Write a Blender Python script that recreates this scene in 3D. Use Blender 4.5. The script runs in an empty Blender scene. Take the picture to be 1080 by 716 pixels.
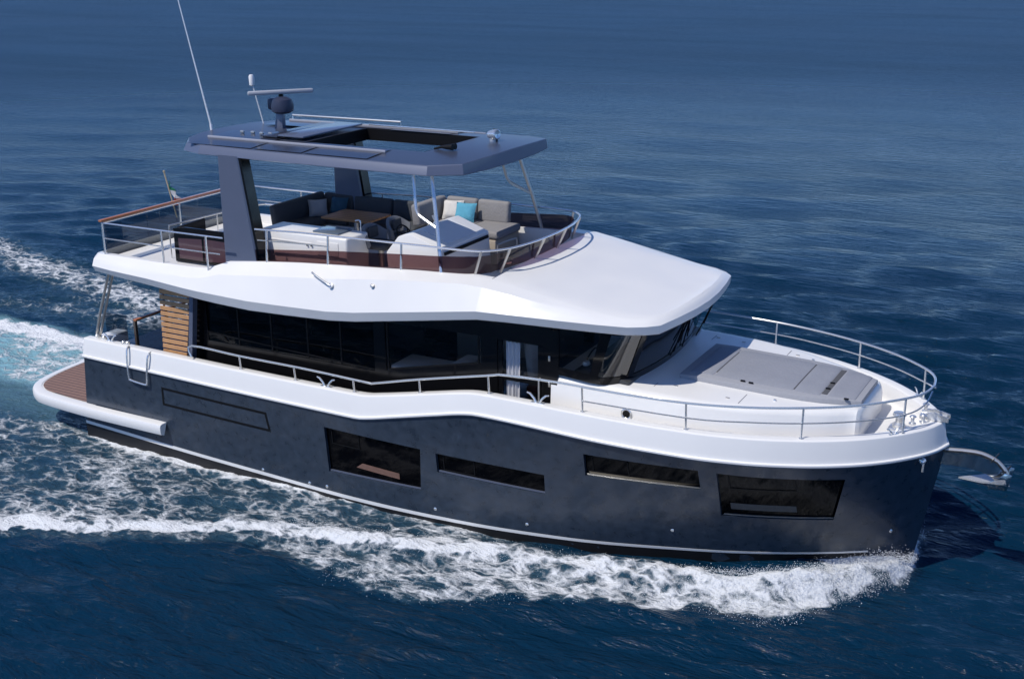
import bpy, bmesh, math, random
import numpy as np
from mathutils import Vector, Matrix
random.seed(7)
rng = np.random.default_rng(11)
S = bpy.context.scene
COL = S.collection

# ------------------------------------------------------------------ camera, sky, sun, exposure
cam = bpy.data.cameras.new('camera')
co = bpy.data.objects.new('camera', cam); COL.objects.link(co)
R_ = (0.87662, 0.481088, -0.009564); U_ = (-0.141731, 0.277148, 0.950316); F_ = (-0.459836, 0.831711, -0.311139)
co.matrix_world = Matrix(((R_[0], U_[0], -F_[0], 20.0016), (R_[1], U_[1], -F_[1], -19.8873),
                          (R_[2], U_[2], -F_[2], 10.0467), (0, 0, 0, 1)))
cam.sensor_width = 36; cam.lens = 42.98; cam.clip_start = .1; cam.clip_end = 60000
S.camera = co
sd = Vector((-0.32, -0.62, 1.0)).normalized()          # towards the sun
el = math.asin(sd.z); az = math.atan2(sd.x, sd.y)
W = bpy.data.worlds.new('World'); S.world = W; W.use_nodes = True
wn = W.node_tree
sky = wn.nodes.new('ShaderNodeTexSky'); sky.sky_type = 'NISHITA'; sky.sun_disc = False
sky.sun_elevation = el; sky.sun_rotation = az; sky.air_density = 1.0; sky.dust_density = 0.0; sky.ozone_density = 4.0; sky.altitude = 5000
tn = wn.nodes.new('ShaderNodeMix'); tn.data_type = 'RGBA'; tn.blend_type = 'MULTIPLY'; tn.inputs['Factor'].default_value = 1
tn.inputs['B'].default_value = (.76, .89, 1.10, 1)                # a clear, deep blue Mediterranean sky
wn.links.new(sky.outputs[0], tn.inputs['A']); wn.links.new(tn.outputs['Result'], wn.nodes['Background'].inputs[0])
wn.nodes['Background'].inputs[1].default_value = 0.13
sl = bpy.data.lights.new('sun', 'SUN'); sl.energy = 3.2; sl.angle = math.radians(.5); sl.color = (1, .96, .90)
so = bpy.data.objects.new('sun', sl); COL.objects.link(so); so.location = (0, 0, 60)
so.rotation_euler = sd.to_track_quat('Z', 'Y').to_euler()
S.view_settings.view_transform = 'Standard'; S.view_settings.look = 'None'
S.view_settings.exposure = 0.14; S.view_settings.gamma = 1
S.cycles.max_bounces = 8; S.cycles.transparent_max_bounces = 16

# ------------------------------------------------------------------ helpers
def MAT(name, col, rough=.5, metal=0, spec=.5, coat=0, coat_r=.05, var=0, vscale=8, bump=0, bscale=40, rvar=0):
    m = bpy.data.materials.new(name); m.use_nodes = True
    n = m.node_tree; b = n.nodes['Principled BSDF']
    b.inputs['Base Color'].default_value = (*col, 1); b.inputs['Roughness'].default_value = rough
    b.inputs['Metallic'].default_value = metal; b.inputs['Specular IOR Level'].default_value = spec
    b.inputs['Coat Weight'].default_value = coat; b.inputs['Coat Roughness'].default_value = coat_r
    tc = n.nodes.new('ShaderNodeTexCoord')
    if var or rvar:
        t = n.nodes.new('ShaderNodeTexNoise'); t.inputs['Scale'].default_value = vscale; t.inputs['Detail'].default_value = 6
        n.links.new(tc.outputs['Object'], t.inputs['Vector'])
        if var:
            mx = n.nodes.new('ShaderNodeMix'); mx.data_type = 'RGBA'
            mx.inputs['A'].default_value = (*[c*(1-var) for c in col], 1); mx.inputs['B'].default_value = (*[min(1, c*(1+var)) for c in col], 1)
            n.links.new(t.outputs['Fac'], mx.inputs['Factor']); n.links.new(mx.outputs['Result'], b.inputs['Base Color'])
        if rvar:
            mr = n.nodes.new('ShaderNodeMapRange'); mr.inputs['From Min'].default_value = .3; mr.inputs['From Max'].default_value = .7
            mr.inputs['To Min'].default_value = max(.02, rough-rvar); mr.inputs['To Max'].default_value = rough+rvar
            n.links.new(t.outputs['Fac'], mr.inputs['Value']); n.links.new(mr.outputs['Result'], b.inputs['Roughness'])
    if bump:
        t2 = n.nodes.new('ShaderNodeTexNoise'); t2.inputs['Scale'].default_value = bscale; t2.inputs['Detail'].default_value = 4
        n.links.new(tc.outputs['Object'], t2.inputs['Vector'])
        bp = n.nodes.new('ShaderNodeBump'); bp.inputs['Strength'].default_value = bump; bp.inputs['Distance'].default_value = .02
        n.links.new(t2.outputs['Fac'], bp.inputs['Height']); n.links.new(bp.outputs['Normal'], b.inputs['Normal'])
    return m

def GLASS(name, tint, gloss=.9, rough=.02, ior=1.5):
    m = bpy.data.materials.new(name); m.use_nodes = True
    n = m.node_tree; n.nodes.remove(n.nodes['Principled BSDF'])
    out = n.nodes['Material Output']
    tr = n.nodes.new('ShaderNodeBsdfTransparent'); tr.inputs[0].default_value = (*tint, 1)
    gl = n.nodes.new('ShaderNodeBsdfGlossy'); gl.inputs[0].default_value = (gloss, gloss, gloss, 1); gl.inputs['Roughness'].default_value = rough
    fr = n.nodes.new('ShaderNodeFresnel'); fr.inputs[0].default_value = ior
    mx = n.nodes.new('ShaderNodeMixShader')
    ge = n.nodes.new('ShaderNodeNewGeometry'); mf = n.nodes.new('ShaderNodeMath'); mf.operation = 'MULTIPLY'; iv = n.nodes.new('ShaderNodeMath'); iv.operation = 'SUBTRACT'
    iv.inputs[0].default_value = 1; n.links.new(ge.outputs['Backfacing'], iv.inputs[1])
    n.links.new(fr.outputs[0], mf.inputs[0]); n.links.new(iv.outputs[0], mf.inputs[1])          # reflect on the outer face only
    n.links.new(mf.outputs[0], mx.inputs[0]); n.links.new(tr.outputs[0], mx.inputs[1]); n.links.new(gl.outputs[0], mx.inputs[2])
    n.links.new(mx.outputs[0], out.inputs[0])
    return m

def TEAK(name, col, dark, scale, axis=1):
    """planks with dark caulking lines across the given axis"""
    m = bpy.data.materials.new(name); m.use_nodes = True
    n = m.node_tree; b = n.nodes['Principled BSDF']; b.inputs['Roughness'].default_value = .6
    tc = n.nodes.new('ShaderNodeTexCoord'); sp = n.nodes.new('ShaderNodeSeparateXYZ')
    n.links.new(tc.outputs['Object'], sp.inputs[0])
    mu = n.nodes.new('ShaderNodeMath'); mu.operation = 'MULTIPLY'; mu.inputs[1].default_value = scale
    n.links.new(sp.outputs[axis], mu.inputs[0])
    fr = n.nodes.new('ShaderNodeMath'); fr.operation = 'FRACT'; n.links.new(mu.outputs[0], fr.inputs[0])
    gt = n.nodes.new('ShaderNodeMath'); gt.operation = 'GREATER_THAN'; gt.inputs[1].default_value = .84; n.links.new(fr.outputs[0], gt.inputs[0])
    no = n.nodes.new('ShaderNodeTexNoise'); no.inputs['Scale'].default_value = 5; no.inputs['Detail'].default_value = 8
    mp = n.nodes.new('ShaderNodeMapping'); mp.inputs['Scale'].default_value = (1, 6, 6) if axis == 1 else (6, 1, 6)
    n.links.new(tc.outputs['Object'], mp.inputs[0]); n.links.new(mp.outputs[0], no.inputs[0])
    m1 = n.nodes.new('ShaderNodeMix'); m1.data_type = 'RGBA'
    m1.inputs['A'].default_value = (*[c*.7 for c in col], 1); m1.inputs['B'].default_value = (*[c*1.25 for c in col], 1)
    n.links.new(no.outputs['Fac'], m1.inputs['Factor'])
    m2 = n.nodes.new('ShaderNodeMix'); m2.data_type = 'RGBA'; m2.inputs['B'].default_value = (*dark, 1)
    n.links.new(gt.outputs[0], m2.inputs['Factor']); n.links.new(m1.outputs['Result'], m2.inputs['A'])
    n.links.new(m2.outputs['Result'], b.inputs['Base Color'])
    return m

def tag(o, label=None, cat=None, group=None, kind=None):
    if label: o['label'] = label
    if cat: o['category'] = cat
    if group: o['group'] = group
    if kind: o['kind'] = kind
    return o
def empty(name, loc, rz=0):
    o = bpy.data.objects.new(name, None); COL.objects.link(o); o.location = loc; o.rotation_euler.z = rz
    o.empty_display_size = .2
    return o
def obj(name, bm, mat, parent=None, ang=32, loc=None, solid=0):
    bmesh.ops.recalc_face_normals(bm, faces=bm.faces)
    ca = math.radians(ang)
    for e in bm.edges:
        e.smooth = len(e.link_faces) == 2 and e.calc_face_angle(0) < ca
    for f_ in bm.faces: f_.smooth = True
    me = bpy.data.meshes.new(name); bm.to_mesh(me); bm.free()
    o = bpy.data.objects.new(name, me); COL.objects.link(o)
    if isinstance(mat, (list, tuple)):
        for q in mat: me.materials.append(q)
    else: me.materials.append(mat)
    if parent is not None: o.parent = parent
    if loc is not None: o.location = loc
    return o
B = bmesh.new
def box(bm, c, s, rot=None, bev=0, seg=2):
    r = bmesh.ops.create_cube(bm, size=1.0)
    vs = r['verts']
    bmesh.ops.scale(bm, vec=s, verts=vs)
    if bev:
        es = list({e for v in vs for e in v.link_edges})
        r2 = bmesh.ops.bevel(bm, geom=es, offset=min(bev, min(s)*.49), segments=seg, affect='EDGES', profile=.5)
        vs = list({v for f_ in r2['faces'] for v in f_.verts} | {v for v in vs if v.is_valid})
    if rot is not None: bmesh.ops.rotate(bm, cent=(0, 0, 0), matrix=rot, verts=vs)
    bmesh.ops.translate(bm, vec=c, verts=vs)
    return bm
def tube(bm, pts, r, n=8, closed=False, caps=True):
    P = [Vector(p) for p in pts]; N = len(P)
    rr = r if isinstance(r, (list, tuple)) else [r]*N
    T = []
    for i in range(N):
        a = P[(i-1) % N] if (closed or i > 0) else P[i]; b = P[(i+1) % N] if (closed or i < N-1) else P[i]
        T.append((b-a).normalized())
    up = Vector((0, 0, 1)) if abs(T[0].z) < .9 else Vector((1, 0, 0))
    u = (up - T[0]*up.dot(T[0])).normalized()
    rings = []
    for i in range(N):
        u = (u - T[i]*u.dot(T[i])).normalized(); v = T[i].cross(u)
        rings.append([bm.verts.new(P[i] + (u*math.cos(2*math.pi*k/n) + v*math.sin(2*math.pi*k/n))*rr[i]) for k in range(n)])
    for i in range(N if closed else N-1):
        A = rings[i]; C = rings[(i+1) % N]
        for k in range(n): bm.faces.new((A[k], A[(k+1) % n], C[(k+1) % n], C[k]))
    if caps and not closed:
        bm.faces.new(rings[0][::-1]); bm.faces.new(rings[-1])
    return bm
def loft(bm, secs, closed_v=False, cap=False):
    vs = [[bm.verts.new(p) for p in s] for s in secs]
    m = len(vs[0])
    for i in range(len(vs)-1):
        for k in range(m if closed_v else m-1):
            q = (vs[i][k], vs[i][(k+1) % m], vs[i+1][(k+1) % m], vs[i+1][k])
            try: bm.faces.new(q)
            except ValueError: pass
    if cap:
        for s in (vs[0], vs[-1]):
            try: bm.faces.new(s)
            except ValueError: pass
    return vs
def prism(bm, poly, axis, a, b, bev=0):
    def P(p, t):
        return {'y': (p[0], t, p[1]), 'z': (p[0], p[1], t), 'x': (t, p[0], p[1])}[axis]
    A = [bm.verts.new(P(p, a)) for p in poly]; C = [bm.verts.new(P(p, b)) for p in poly]
    n = len(poly); fs = [bm.faces.new(A), bm.faces.new(C[::-1])]
    for k in range(n): fs.append(bm.faces.new((A[k], A[(k+1) % n], C[(k+1) % n], C[k])))
    if bev:
        bmesh.ops.bevel(bm, geom=list({e for f_ in fs for e in f_.edges}), offset=bev, segments=2, affect='EDGES', profile=.5)
    return bm
def lathe(bm, prof, n=20, at=(0, 0, 0), mat=None):
    M = mat or Matrix.Identity(3); at = Vector(at)
    secs = [[at + M @ Vector((r*math.cos(2*math.pi*k/n), r*math.sin(2*math.pi*k/n), z)) for k in range(n)] for r, z in prof]
    loft(bm, secs, closed_v=True, cap=True)
    return bm
def smooth_path(pts, k=6, closed=False):
    P = [Vector(p) for p in pts]; out = []
    N = len(P)
    for i in range(N-1):
        p0 = P[max(i-1, 0)]; p1 = P[i]; p2 = P[i+1]; p3 = P[min(i+2, N-1)]
        for j in range(k):
            t = j/k
            out.append(.5*((2*p1) + (p2-p0)*t + (2*p0-5*p1+4*p2-p3)*t*t + (3*p1-p0-3*p2+p3)*t**3))
    out.append(P[-1]); return out
def mir(pts): return [(p[0], -p[1], p[2]) for p in pts]
class Cur:
    """monotone cubic through (x, y) points"""
    def __init__(s, xs, ys):
        s.x = np.array(xs, float); s.y = np.array(ys, float)
        h = np.diff(s.x); d = np.diff(s.y)/h; m = np.zeros(len(s.x)); m[0] = d[0]; m[-1] = d[-1]
        for i in range(1, len(d)):
            if d[i-1]*d[i] > 0: m[i] = 2*d[i-1]*d[i]/(d[i-1]+d[i])
        s.m = m
    def __call__(s, q):
        q = min(max(q, s.x[0]), s.x[-1]); i = min(int(np.searchsorted(s.x, q, 'right'))-1, len(s.x)-2)
        h = s.x[i+1]-s.x[i]; t = (q-s.x[i])/h
        return float((2*t**3-3*t*t+1)*s.y[i] + (t**3-2*t*t+t)*h*s.m[i] + (-2*t**3+3*t*t)*s.y[i+1] + (t**3-t*t)*h*s.m[i+1])
def RX(a): return Matrix.Rotation(a, 3, 'X')
def RY(a): return Matrix.Rotation(a, 3, 'Y')
def RZ(a): return Matrix.Rotation(a, 3, 'Z')

# ------------------------------------------------------------------ materials
white = MAT('white_gelcoat', (.83, .815, .785), .36, coat=.22, coat_r=.12, var=.025, vscale=1.5, rvar=.08)
deckw = MAT('white_nonslip_deck', (.79, .775, .75), .6, var=.025, vscale=2.5, bump=.15, bscale=300)
hullm = MAT('dark_metallic_hull_paint', (.036, .051, .075), .34, metal=.15, coat=.32, coat_r=.10, var=.48, vscale=6.5, rvar=.10, bump=.40, bscale=3.5)  # the colour mottle stands in for light reflected off the water
slate = MAT('slate_metallic_paint', (.115, .135, .195), .40, metal=.15, coat=.5, coat_r=.1, var=.05, vscale=3)
slate_dark = MAT('dark_solar_panel', (.030, .033, .048), .32, coat=.4, coat_r=.1, var=.15, vscale=5)
black = MAT('black_gloss_panel', (.005, .005, .006), .14, spec=.35, rvar=.04, vscale=2)
blackm = MAT('black_matt_trim', (.006, .006, .007), .5, spec=.2, var=.2, vscale=10)
anti = MAT('black_antifouling', (.008, .008, .010), .55, var=.3, vscale=4)
steel = MAT('polished_stainless', (.78, .78, .77), .24, metal=.75, var=.03)
steel_d = MAT('brushed_stainless', (.60, .57, .52), .34, metal=.75, var=.03)
rubber = MAT('grey_rubber', (.25, .25, .26), .6, var=.1)
teak = TEAK('teak_deck_planks', (.27, .16, .12), (.03, .022, .02), 8, 1)
teak_slat = MAT('teak_slat', (.50, .27, .12), .5, var=.25, vscale=9)
teak_rail = MAT('varnished_teak', (.42, .15, .055), .28, coat=.5, var=.25, vscale=9)
teak_tab = TEAK('teak_table', (.46, .22, .085), (.2, .09, .04), 7, 1)
cush = MAT('taupe_cushion', (.26, .25, .25), .85, var=.08, vscale=5, bump=.5, bscale=28)
cush_d = MAT('charcoal_cushion', (.055, .06, .068), .85, var=.12, vscale=6, bump=.5, bscale=28)
cush_s = MAT('grey_sunpad_fabric', (.27, .28, .315), .85, var=.06, vscale=5, bump=.5, bscale=18)
cush_e = MAT('dark_sunpad_piping', (.09, .09, .095), .85, var=.1)
p_white = MAT('white_pillow_fabric', (.66, .63, .60), .9, var=.06, bump=.6, bscale=14)
p_blue = MAT('turquoise_pillow_fabric', (.10, .36, .50), .9, var=.10, bump=.6, bscale=14)
p_grey = MAT('grey_pillow_fabric', (.34, .35, .37), .9, var=.08, bump=.6, bscale=14)
p_navy = MAT('petrol_pillow_fabric', (.03, .09, .14), .9, var=.1, bump=.6, bscale=14)
beige = MAT('beige_panel', (.42, .36, .29), .6, var=.08)
curtain_m = MAT('white_curtain', (.78, .78, .80), .9, var=.04)
steel_m = MAT('mirror_stainless', (.55, .56, .56), .10, metal=1, var=.1, vscale=6)
smoke = GLASS('smoked_red_glass', (.46, .34, .35), .8)
smoke_g = GLASS('smoked_grey_glass', (.60, .63, .66), .8)
tint = GLASS('dark_tinted_glass', (.34, .34, .34), .55)
tint_l = GLASS('tinted_window_glass', (.80, .79, .78), .7)
wsglass = GLASS('windscreen_glass', (.66, .67, .68), .95, ior=2.0)
hullglass = MAT('black_hull_window_glass', (.002, .002, .003), .06, spec=.10)
coated = GLASS('mirror_tinted_glass', (.72, .71, .70), .95, ior=1.9)
clear = GLASS('clear_door_glass', (.95, .95, .95), .6)
red_dk = MAT('dark_red_leather', (.10, .015, .02), .5, var=.1)

# ------------------------------------------------------------------ hull shape (x forward, y to port, z up)
XB = 17.24
HB = Cur([-3, 0, 5, 9, 12, 13.6, 14.5, 15.3, 16.0, 16.5, 16.9, 17.12, XB], [2.46, 2.54, 2.68, 2.72, 2.70, 2.58, 2.38, 2.06, 1.64, 1.21, .73, .36, 0])
WL = Cur([-3, 0, 4, 7.5, 9.5, 11.5, 14, 15.5, 16.5, 17, XB], [2.42, 2.46, 2.54, 2.56, 2.48, 2.22, 1.52, .90, .40, .13, 0])
ZK = Cur([-1, 7.0, 7.2, 7.5, 8.0, 9.0, 9.45, 9.75, 9.95, 12, 17.3], [1.60, 1.575, 1.58, 1.63, 1.745, 1.975, 2.075, 2.115, 2.118, 2.06, 1.98])
ZC = Cur([-1, 7.05, 7.3, 7.6, 8.1, 9.0, 9.4, 9.7, 9.95, 12, 17.3], [2.0, 2.02, 2.03, 2.08, 2.18, 2.365, 2.445, 2.488, 2.495, 2.47, 2.41])
ZB = -.55
def tz(x, z): return (z-ZB)/(ZK(x)-ZB)
def stem(t): return 16.82+.42*t
def hull_y(x, z):
    t = max(0, min(1.1, tz(min(x, XB), z))); xn = x*XB/stem(t) if x > 0 else x
    if xn >= XB: return 0.
    w = WL(xn); h = HB(xn); return w+(h-w)*t**1.25
root = empty('motor_yacht', (8.5, 0, -.3))
tag(root, 'white and dark grey motor yacht with a flybridge hardtop cutting through the blue sea', 'yacht')
# everything on the yacht is given in yacht coordinates, so parts get the inverse of the root's offset
OFF = (-8.5, 0, .3)
def islands(bm):
    seen = set(); out = []
    for v in bm.verts:
        if v in seen: continue
        st_ = [v]; seen.add(v); isl = []
        while st_:
            q = st_.pop(); isl.append(q)
            for e in q.link_edges:
                w_ = e.other_vert(q)
                if w_ not in seen: seen.add(w_); st_.append(w_)
        out.append(isl)
    return out
def pieces(name, bm, mat, parent=None, ang=32):
    """every separate piece of the mesh becomes a part of its own"""
    bm.verts.index_update(); made = []
    for isl in islands(bm):
        b2 = B(); mp_ = {v: b2.verts.new(v.co) for v in isl}
        for f_ in {f_ for v in isl for f_ in v.link_faces}: b2.faces.new([mp_[v] for v in f_.verts])
        made.append(part(name, b2, mat, parent, ang))
    bm.free(); return made
def part(name, bm, mat, parent=None, ang=32, label=None):
    if parent is None: o = obj(name, bm, mat, root, ang, OFF)
    else: o = obj(name, bm, mat, parent, ang)
    if label: o['label'] = label
    return o

us = [0] + [1-(1-k/150)**1.6 for k in range(1, 151)]
ts = [0, .08, .2, .35, .5, .65, .8, .92, 1.0]
bm = B(); secs = []
for u in us:
    row = []
    for t in ts:
        xe = stem(t); x0 = -.42+.30*t; x = x0+(xe-x0)*u
        xn = x*XB/xe if x > 0 else x
        w = WL(min(xn, XB)); h = HB(min(xn, XB)); y = w+(h-w)*t**1.25
        if u == 1: y = 0
        row.append((x, y, ZB+(ZK(x)-ZB)*t))
    xk = -.42+(16.7+.42)*u
    full = [(p[0], -p[1], p[2]) for p in row[::-1]] + [(row[0][0], 0, -1.15)] + row
    secs.append(full)
vs = loft(bm, secs, closed_v=True)
bm.faces.new(vs[0][::-1])
bmesh.ops.remove_doubles(bm, verts=bm.verts, dist=1e-4)
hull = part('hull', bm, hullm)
def patch(bm, quad, off, nx=16, nz=4, thick=.012, side=-1):
    """sheet following the hull side over a quad given as (x,z): aft top, fore top, fore bottom, aft bottom"""
    a, b, c, d = [Vector(q) for q in quad]
    fr = []
    for i in range(nx+1):
        u = i/nx; row = []
        for k in range(nz+1):
            v = k/nz
            p = (a*(1-u)+b*u)*(1-v)+(d*(1-u)+c*u)*v
            row.append((p[0], side*(hull_y(p[0], p[1])+off), p[1]))
        fr.append(row)
    A = loft(bm, fr)
    Bk = loft(bm, [[(p[0], p[1]-side*thick, p[2]) for p in r] for r in fr])
    for r0, r1 in ((A[0], Bk[0]), (A[-1], Bk[-1])):
        for k in range(nz): bm.faces.new((r0[k], r0[k+1], r1[k+1], r1[k]))
    for k in (0, nz):
        for i in range(nx): bm.faces.new((A[i][k], A[i+1][k], Bk[i+1][k], Bk[i][k]))
wins = [((6.36, 1.24), (8.53, 1.20), (8.47, .33), (6.37, .29)),
        ((8.85, 1.18), (11.02, 1.16), (11.0, .75), (8.86, .79)),
        ((11.81, 1.75), (13.79, 1.78), (13.78, 1.35), (11.80, 1.31)),
        ((14.08, 1.76), (15.96, 1.70), (15.74, .77), (14.04, .80))]
cut = B()
for q in wins: patch(cut, q, .25, 14, 4, .34)
cutter = obj('window_cutter', cut, hullm); cutter.parent = root; cutter.location = OFF
md = hull.modifiers.new('cut', 'BOOLEAN'); md.object = cutter; md.solver = 'EXACT'
bpy.context.view_layer.update()
dg = bpy.context.evaluated_depsgraph_get()
nm = bpy.data.meshes.new_from_object(hull.evaluated_get(dg)); hull.modifiers.clear(); hull.data = nm
bpy.data.objects.remove(cutter)
bm = B(); bm.from_mesh(hull.data)
for e in bm.edges: e.smooth = len(e.link_faces) == 2 and e.calc_face_angle(0) < math.radians(28)
bmesh.ops.triangulate(bm, faces=[f_ for f_ in bm.faces if len(f_.verts) > 4])
for f_ in bm.faces: f_.smooth = True
bm.to_mesh(hull.data); bm.free()
def inset(q, e):
    a, b, c, d = [Vector(p) for p in q]; cen = (a+b+c+d)/4
    return [tuple(p+Vector((math.copysign(e, cen[0]-p[0]), math.copysign(e, cen[1]-p[1])))) for p in (a, b, c, d)]
for i, q in enumerate(wins):
    bm = B(); patch(bm, inset(q, .004), -.062, 14, 4, .02)
    wp = part('hull_window', bm, hullglass, hull)
    bm = B(); a, b, c, d = q
    patch(bm, [(a[0]+.01, d[1]+.035), (b[0]-.01, c[1]+.035), (c[0]-.02, c[1]+.008), (d[0]+.02, d[1]+.008)], -.03, 14, 1, .03)
    part('sill', bm, steel_d if i in (2, 3) else slate, wp)
    bm = B()                                                       # the opening panes inside each long window
    x0, x1 = (a[0]+.12, a[0]+.75) if i != 3 else (a[0]+.15, a[0]+1.15)
    z1 = a[1]-.05; z0 = max(d[1]+.05, z1-.30)
    for (p, qz, w, h) in ((x0, z0, .02, z1-z0), (x1, z0, .02, z1-z0)): patch(bm, [(p, qz+h), (p+w, qz+h), (p+w, qz), (p, qz)], -.050, 1, 2, .01)
    for zz in (z0, z1): patch(bm, [(x0+.022, zz+.02), (x1-.002, zz+.02), (x1-.002, zz), (x0+.022, zz)], -.051, 4, 1, .01)
    part('pane_frame', bm, blackm, wp)
    if i in (0, 3):                                                # lit furniture close behind the glass
        bm = B()
        if i == 0:
            patch(bm, [(7.15, .60), (7.98, .56), (7.98, .44), (7.0, .49)], -.058, 6, 1, .006)
            part('bunk_edge', bm, MAT('rosy_wood', (.20, .11, .08), .5, var=.2, vscale=12), wp)
        else:
            patch(bm, [(14.2, 1.08), (15.2, 1.06), (15.2, .92), (14.2, .94)], -.058, 6, 1, .006)
            part('bunk_edge', bm, MAT('grey_bedding', (.09, .085, .08), .7, var=.3, vscale=14), wp)
# outlined locker door in the topside, boot stripe, drains
bm = B()
q = [(2.12, 1.30), (4.95, 1.27), (5.0, .86), (2.1, .89)]
w = .05
patch(bm, [q[0], q[1], (q[1][0]+.005, q[1][1]-w), (q[0][0]+.005, q[0][1]-w)], .004, 18, 1, .01)
patch(bm, [(q[3][0], q[3][1]+w), (q[2][0], q[2][1]+w), q[2], q[3]], .004, 18, 1, .01)
patch(bm, [(q[0][0], q[0][1]-w-.001), (q[0][0]+w, q[0][1]-w-.001), (q[3][0]+w, q[3][1]+w+.001), (q[3][0], q[3][1]+w+.001)], .004, 1, 3, .01)
patch(bm, [(q[1][0]-w, q[1][1]-w-.001), (q[1][0], q[1][1]-w-.001), (q[2][0], q[2][1]+w+.001), (q[2][0]-w, q[2][1]+w+.001)], .004, 1, 3, .01)
part('locker_hatch_seal', bm, blackm, hull)
ZS = Cur([-.5, 2.5, 4.7, 7, 8.5, 11.4, 13, 15, 16.5], [.0, -.1, -.16, -.22, -.21, -.15, -.10, -.05, .0])
for sgn in (-1, 1):
    bm = B()
    rows = []
    for k in range(41):
        x = -.38+k*(16.6)/40; z = ZS(x); hh = .072-.034*max(0, (x-7)/9.2); rows.append([(x, sgn*(hull_y(x, z+dz)+o), z+dz) for dz, o in ((hh, -.01), (hh, .006), (0, .006), (0, -.01))])
    loft(bm, rows)
    part('boot_stripe', bm, white, hull)
    bm = B(); rows = []
    for k in range(41):
        x = -.38+k*16.6/40; z = ZS(x)-.003; rows.append([(x, sgn*(hull_y(x, max(z+dz, ZB))+.004), z+dz) for dz in (0, -.15, -.33)])
    loft(bm, rows); part('antifouling', bm, anti, hull)
bm = B()
for x, z in ((4.68, -.04), (5.85, -.08), (6.28, -.06), (8.75, .0), (10.6, .05), (13.2, .35), (16.55, .45)):
    y = -hull_y(x, z)
    lathe(bm, [(.0, -.03), (.03, -.03), (.034, .004), (.02, .012), (0, .012)], 10, (x, y, z), RX(math.pi/2))
pieces('drain_outlet', bm, steel, hull)

# plan curve of the gunwale, star side aft -> round the bow -> port side aft
half = []
for u in us:
    x = -.14+(XB+.14)*u; half.append(Vector((x, -HB(x) if u < 1 else 0, 0)))
plan = half + [Vector((p.x, -p.y, 0)) for p in half[-2::-1]]
nrm = []
for i, p in enumerate(plan):
    a = plan[max(i-1, 0)]; b = plan[min(i+1, len(plan)-1)]; t = (b-a).normalized(); nrm.append(Vector((-t.y, t.x, 0)))   # inward
def band(prof, i0=0, i1=None):
    rows = []
    for p, n_ in list(zip(plan, nrm))[i0:i1]:
        zk = ZK(p.x); zc = ZC(p.x); rows.append([tuple(p+n_*d+Vector((0, 0, (zk if r == 'k' else zc if r == 'c' else 0)+z))) for d, r, z in prof])
    return rows
bm = B()
rows = band([(.03, 'k', -.004), (-.028, 'k', -.004), (-.042, 'k', .006), (-.042, 'k', .034), (-.032, 'k', .044), (-.004, 'k', .050), (.012, 'k', .12), (.058, 'c', -.045),
             (.066, 'c', -.02), (.085, 'c', -.004), (.11, 'c', 0), (.25, 'c', 0), (.275, 'c', -.012), (.285, 'c', -.04), (.29, 'c', -.36)])
loft(bm, rows)
for r in (rows[0], rows[-1]): bm.faces.new([bm.verts.new(p) for p in r])
bul = part('bulwark', bm, white)
bm = B(); loft(bm, band([(.03, 'k', -.022), (-.02, 'k', -.022), (-.028, 'k', -.014), (-.02, 'k', -.006), (.03, 'k', -.006)]))
part('rubbing_strake', bm, rubber, bul)
# decks
def deck(name, x0, x1, z, mat, ins=.27, n=30):
    bm = B(); rows = []
    for k in range(n+1):
        x = x0+(x1-x0)*k/n; y = max(HB(min(x, XB))-ins, .02); rows.append([(x, -y+2*y*j/6, z) for j in range(7)])
    loft(bm, rows); return part(name, bm, mat)
deck('cockpit_deck', -.1, 2.72, 1.5, teak)
deck('side_deck', 2.72, 10.83, 1.48, teak)
deck('foredeck', 10.83, 17.0, 2.10, deckw)
bm = B(); box(bm, (10.83, 0, 1.78), (.05, 4.8, .62)); part('deck_step', bm, white)
# transom: white wings beside a stair opening
bm = B()
for s_ in (-1, 1):
    box(bm, (.05, s_*1.98, 1.72), (.34, .9, .5), bev=.05)
    box(bm, (-.02, s_*1.2, 1.0), (.2, 2.3, 1.05), bev=.02)
part('transom', bm, white)
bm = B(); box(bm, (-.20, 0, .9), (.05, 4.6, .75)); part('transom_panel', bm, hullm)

# swim platform with side sponson strips
pl = [(2.12, -2.74), (0, -2.72), (-1.45, -2.62), (-1.95, -2.48), (-2.3, -2.18), (-2.5, -1.7), (-2.6, -1.0), (-2.63, 0)]
pl = [tuple(v)[:2] for v in smooth_path([(p[0], p[1], 0) for p in pl], 4)]
outl = pl + [(p[0], -p[1]) for p in pl[-2::-1]]
bm = B()
def ring(sc_in, z):
    out = []
    for i, p in enumerate(outl):
        a = Vector(outl[max(i-1, 0)]); b = Vector(outl[min(i+1, len(outl)-1)]); t = (b-a).normalized(); n_ = Vector((t.y, -t.x))
        if p[0] > 1.9: n_ = Vector((0, 1 if p[1] < 0 else -1))
        elif n_.dot(Vector((-.2, 0))-Vector(p)) < 0: n_ = -n_
        out.append((p[0]+n_.x*sc_in, p[1]+n_.y*sc_in, z))
    return out
prof = [(.10, .24), (.02, .27), (0, .33), (0, .44), (.02, .485), (.07, .50), (.2, .50)]
rws = [ring(d, z) for d, z in prof]
loft(bm, rws)
for e in (0, -1): bm.faces.new([bm.verts.new(r[e]) for r in rws])
for zz in (.30, .492):
    rr = ring(.15, zz); idx = [i for i, p in enumerate(outl) if p[0] < .05]
    bm.faces.new([bm.verts.new(rr[i]) for i in idx])
plat = part('swim_platform', bm, white)
bm = B(); rr = [p for p in ring(.24, .506) if p[0] < -.02]
rr = [(-.08, rr[0][1], .506)] + rr + [(-.08, rr[-1][1], .506)]
bm.faces.new([bm.verts.new(p) for p in rr])
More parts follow.
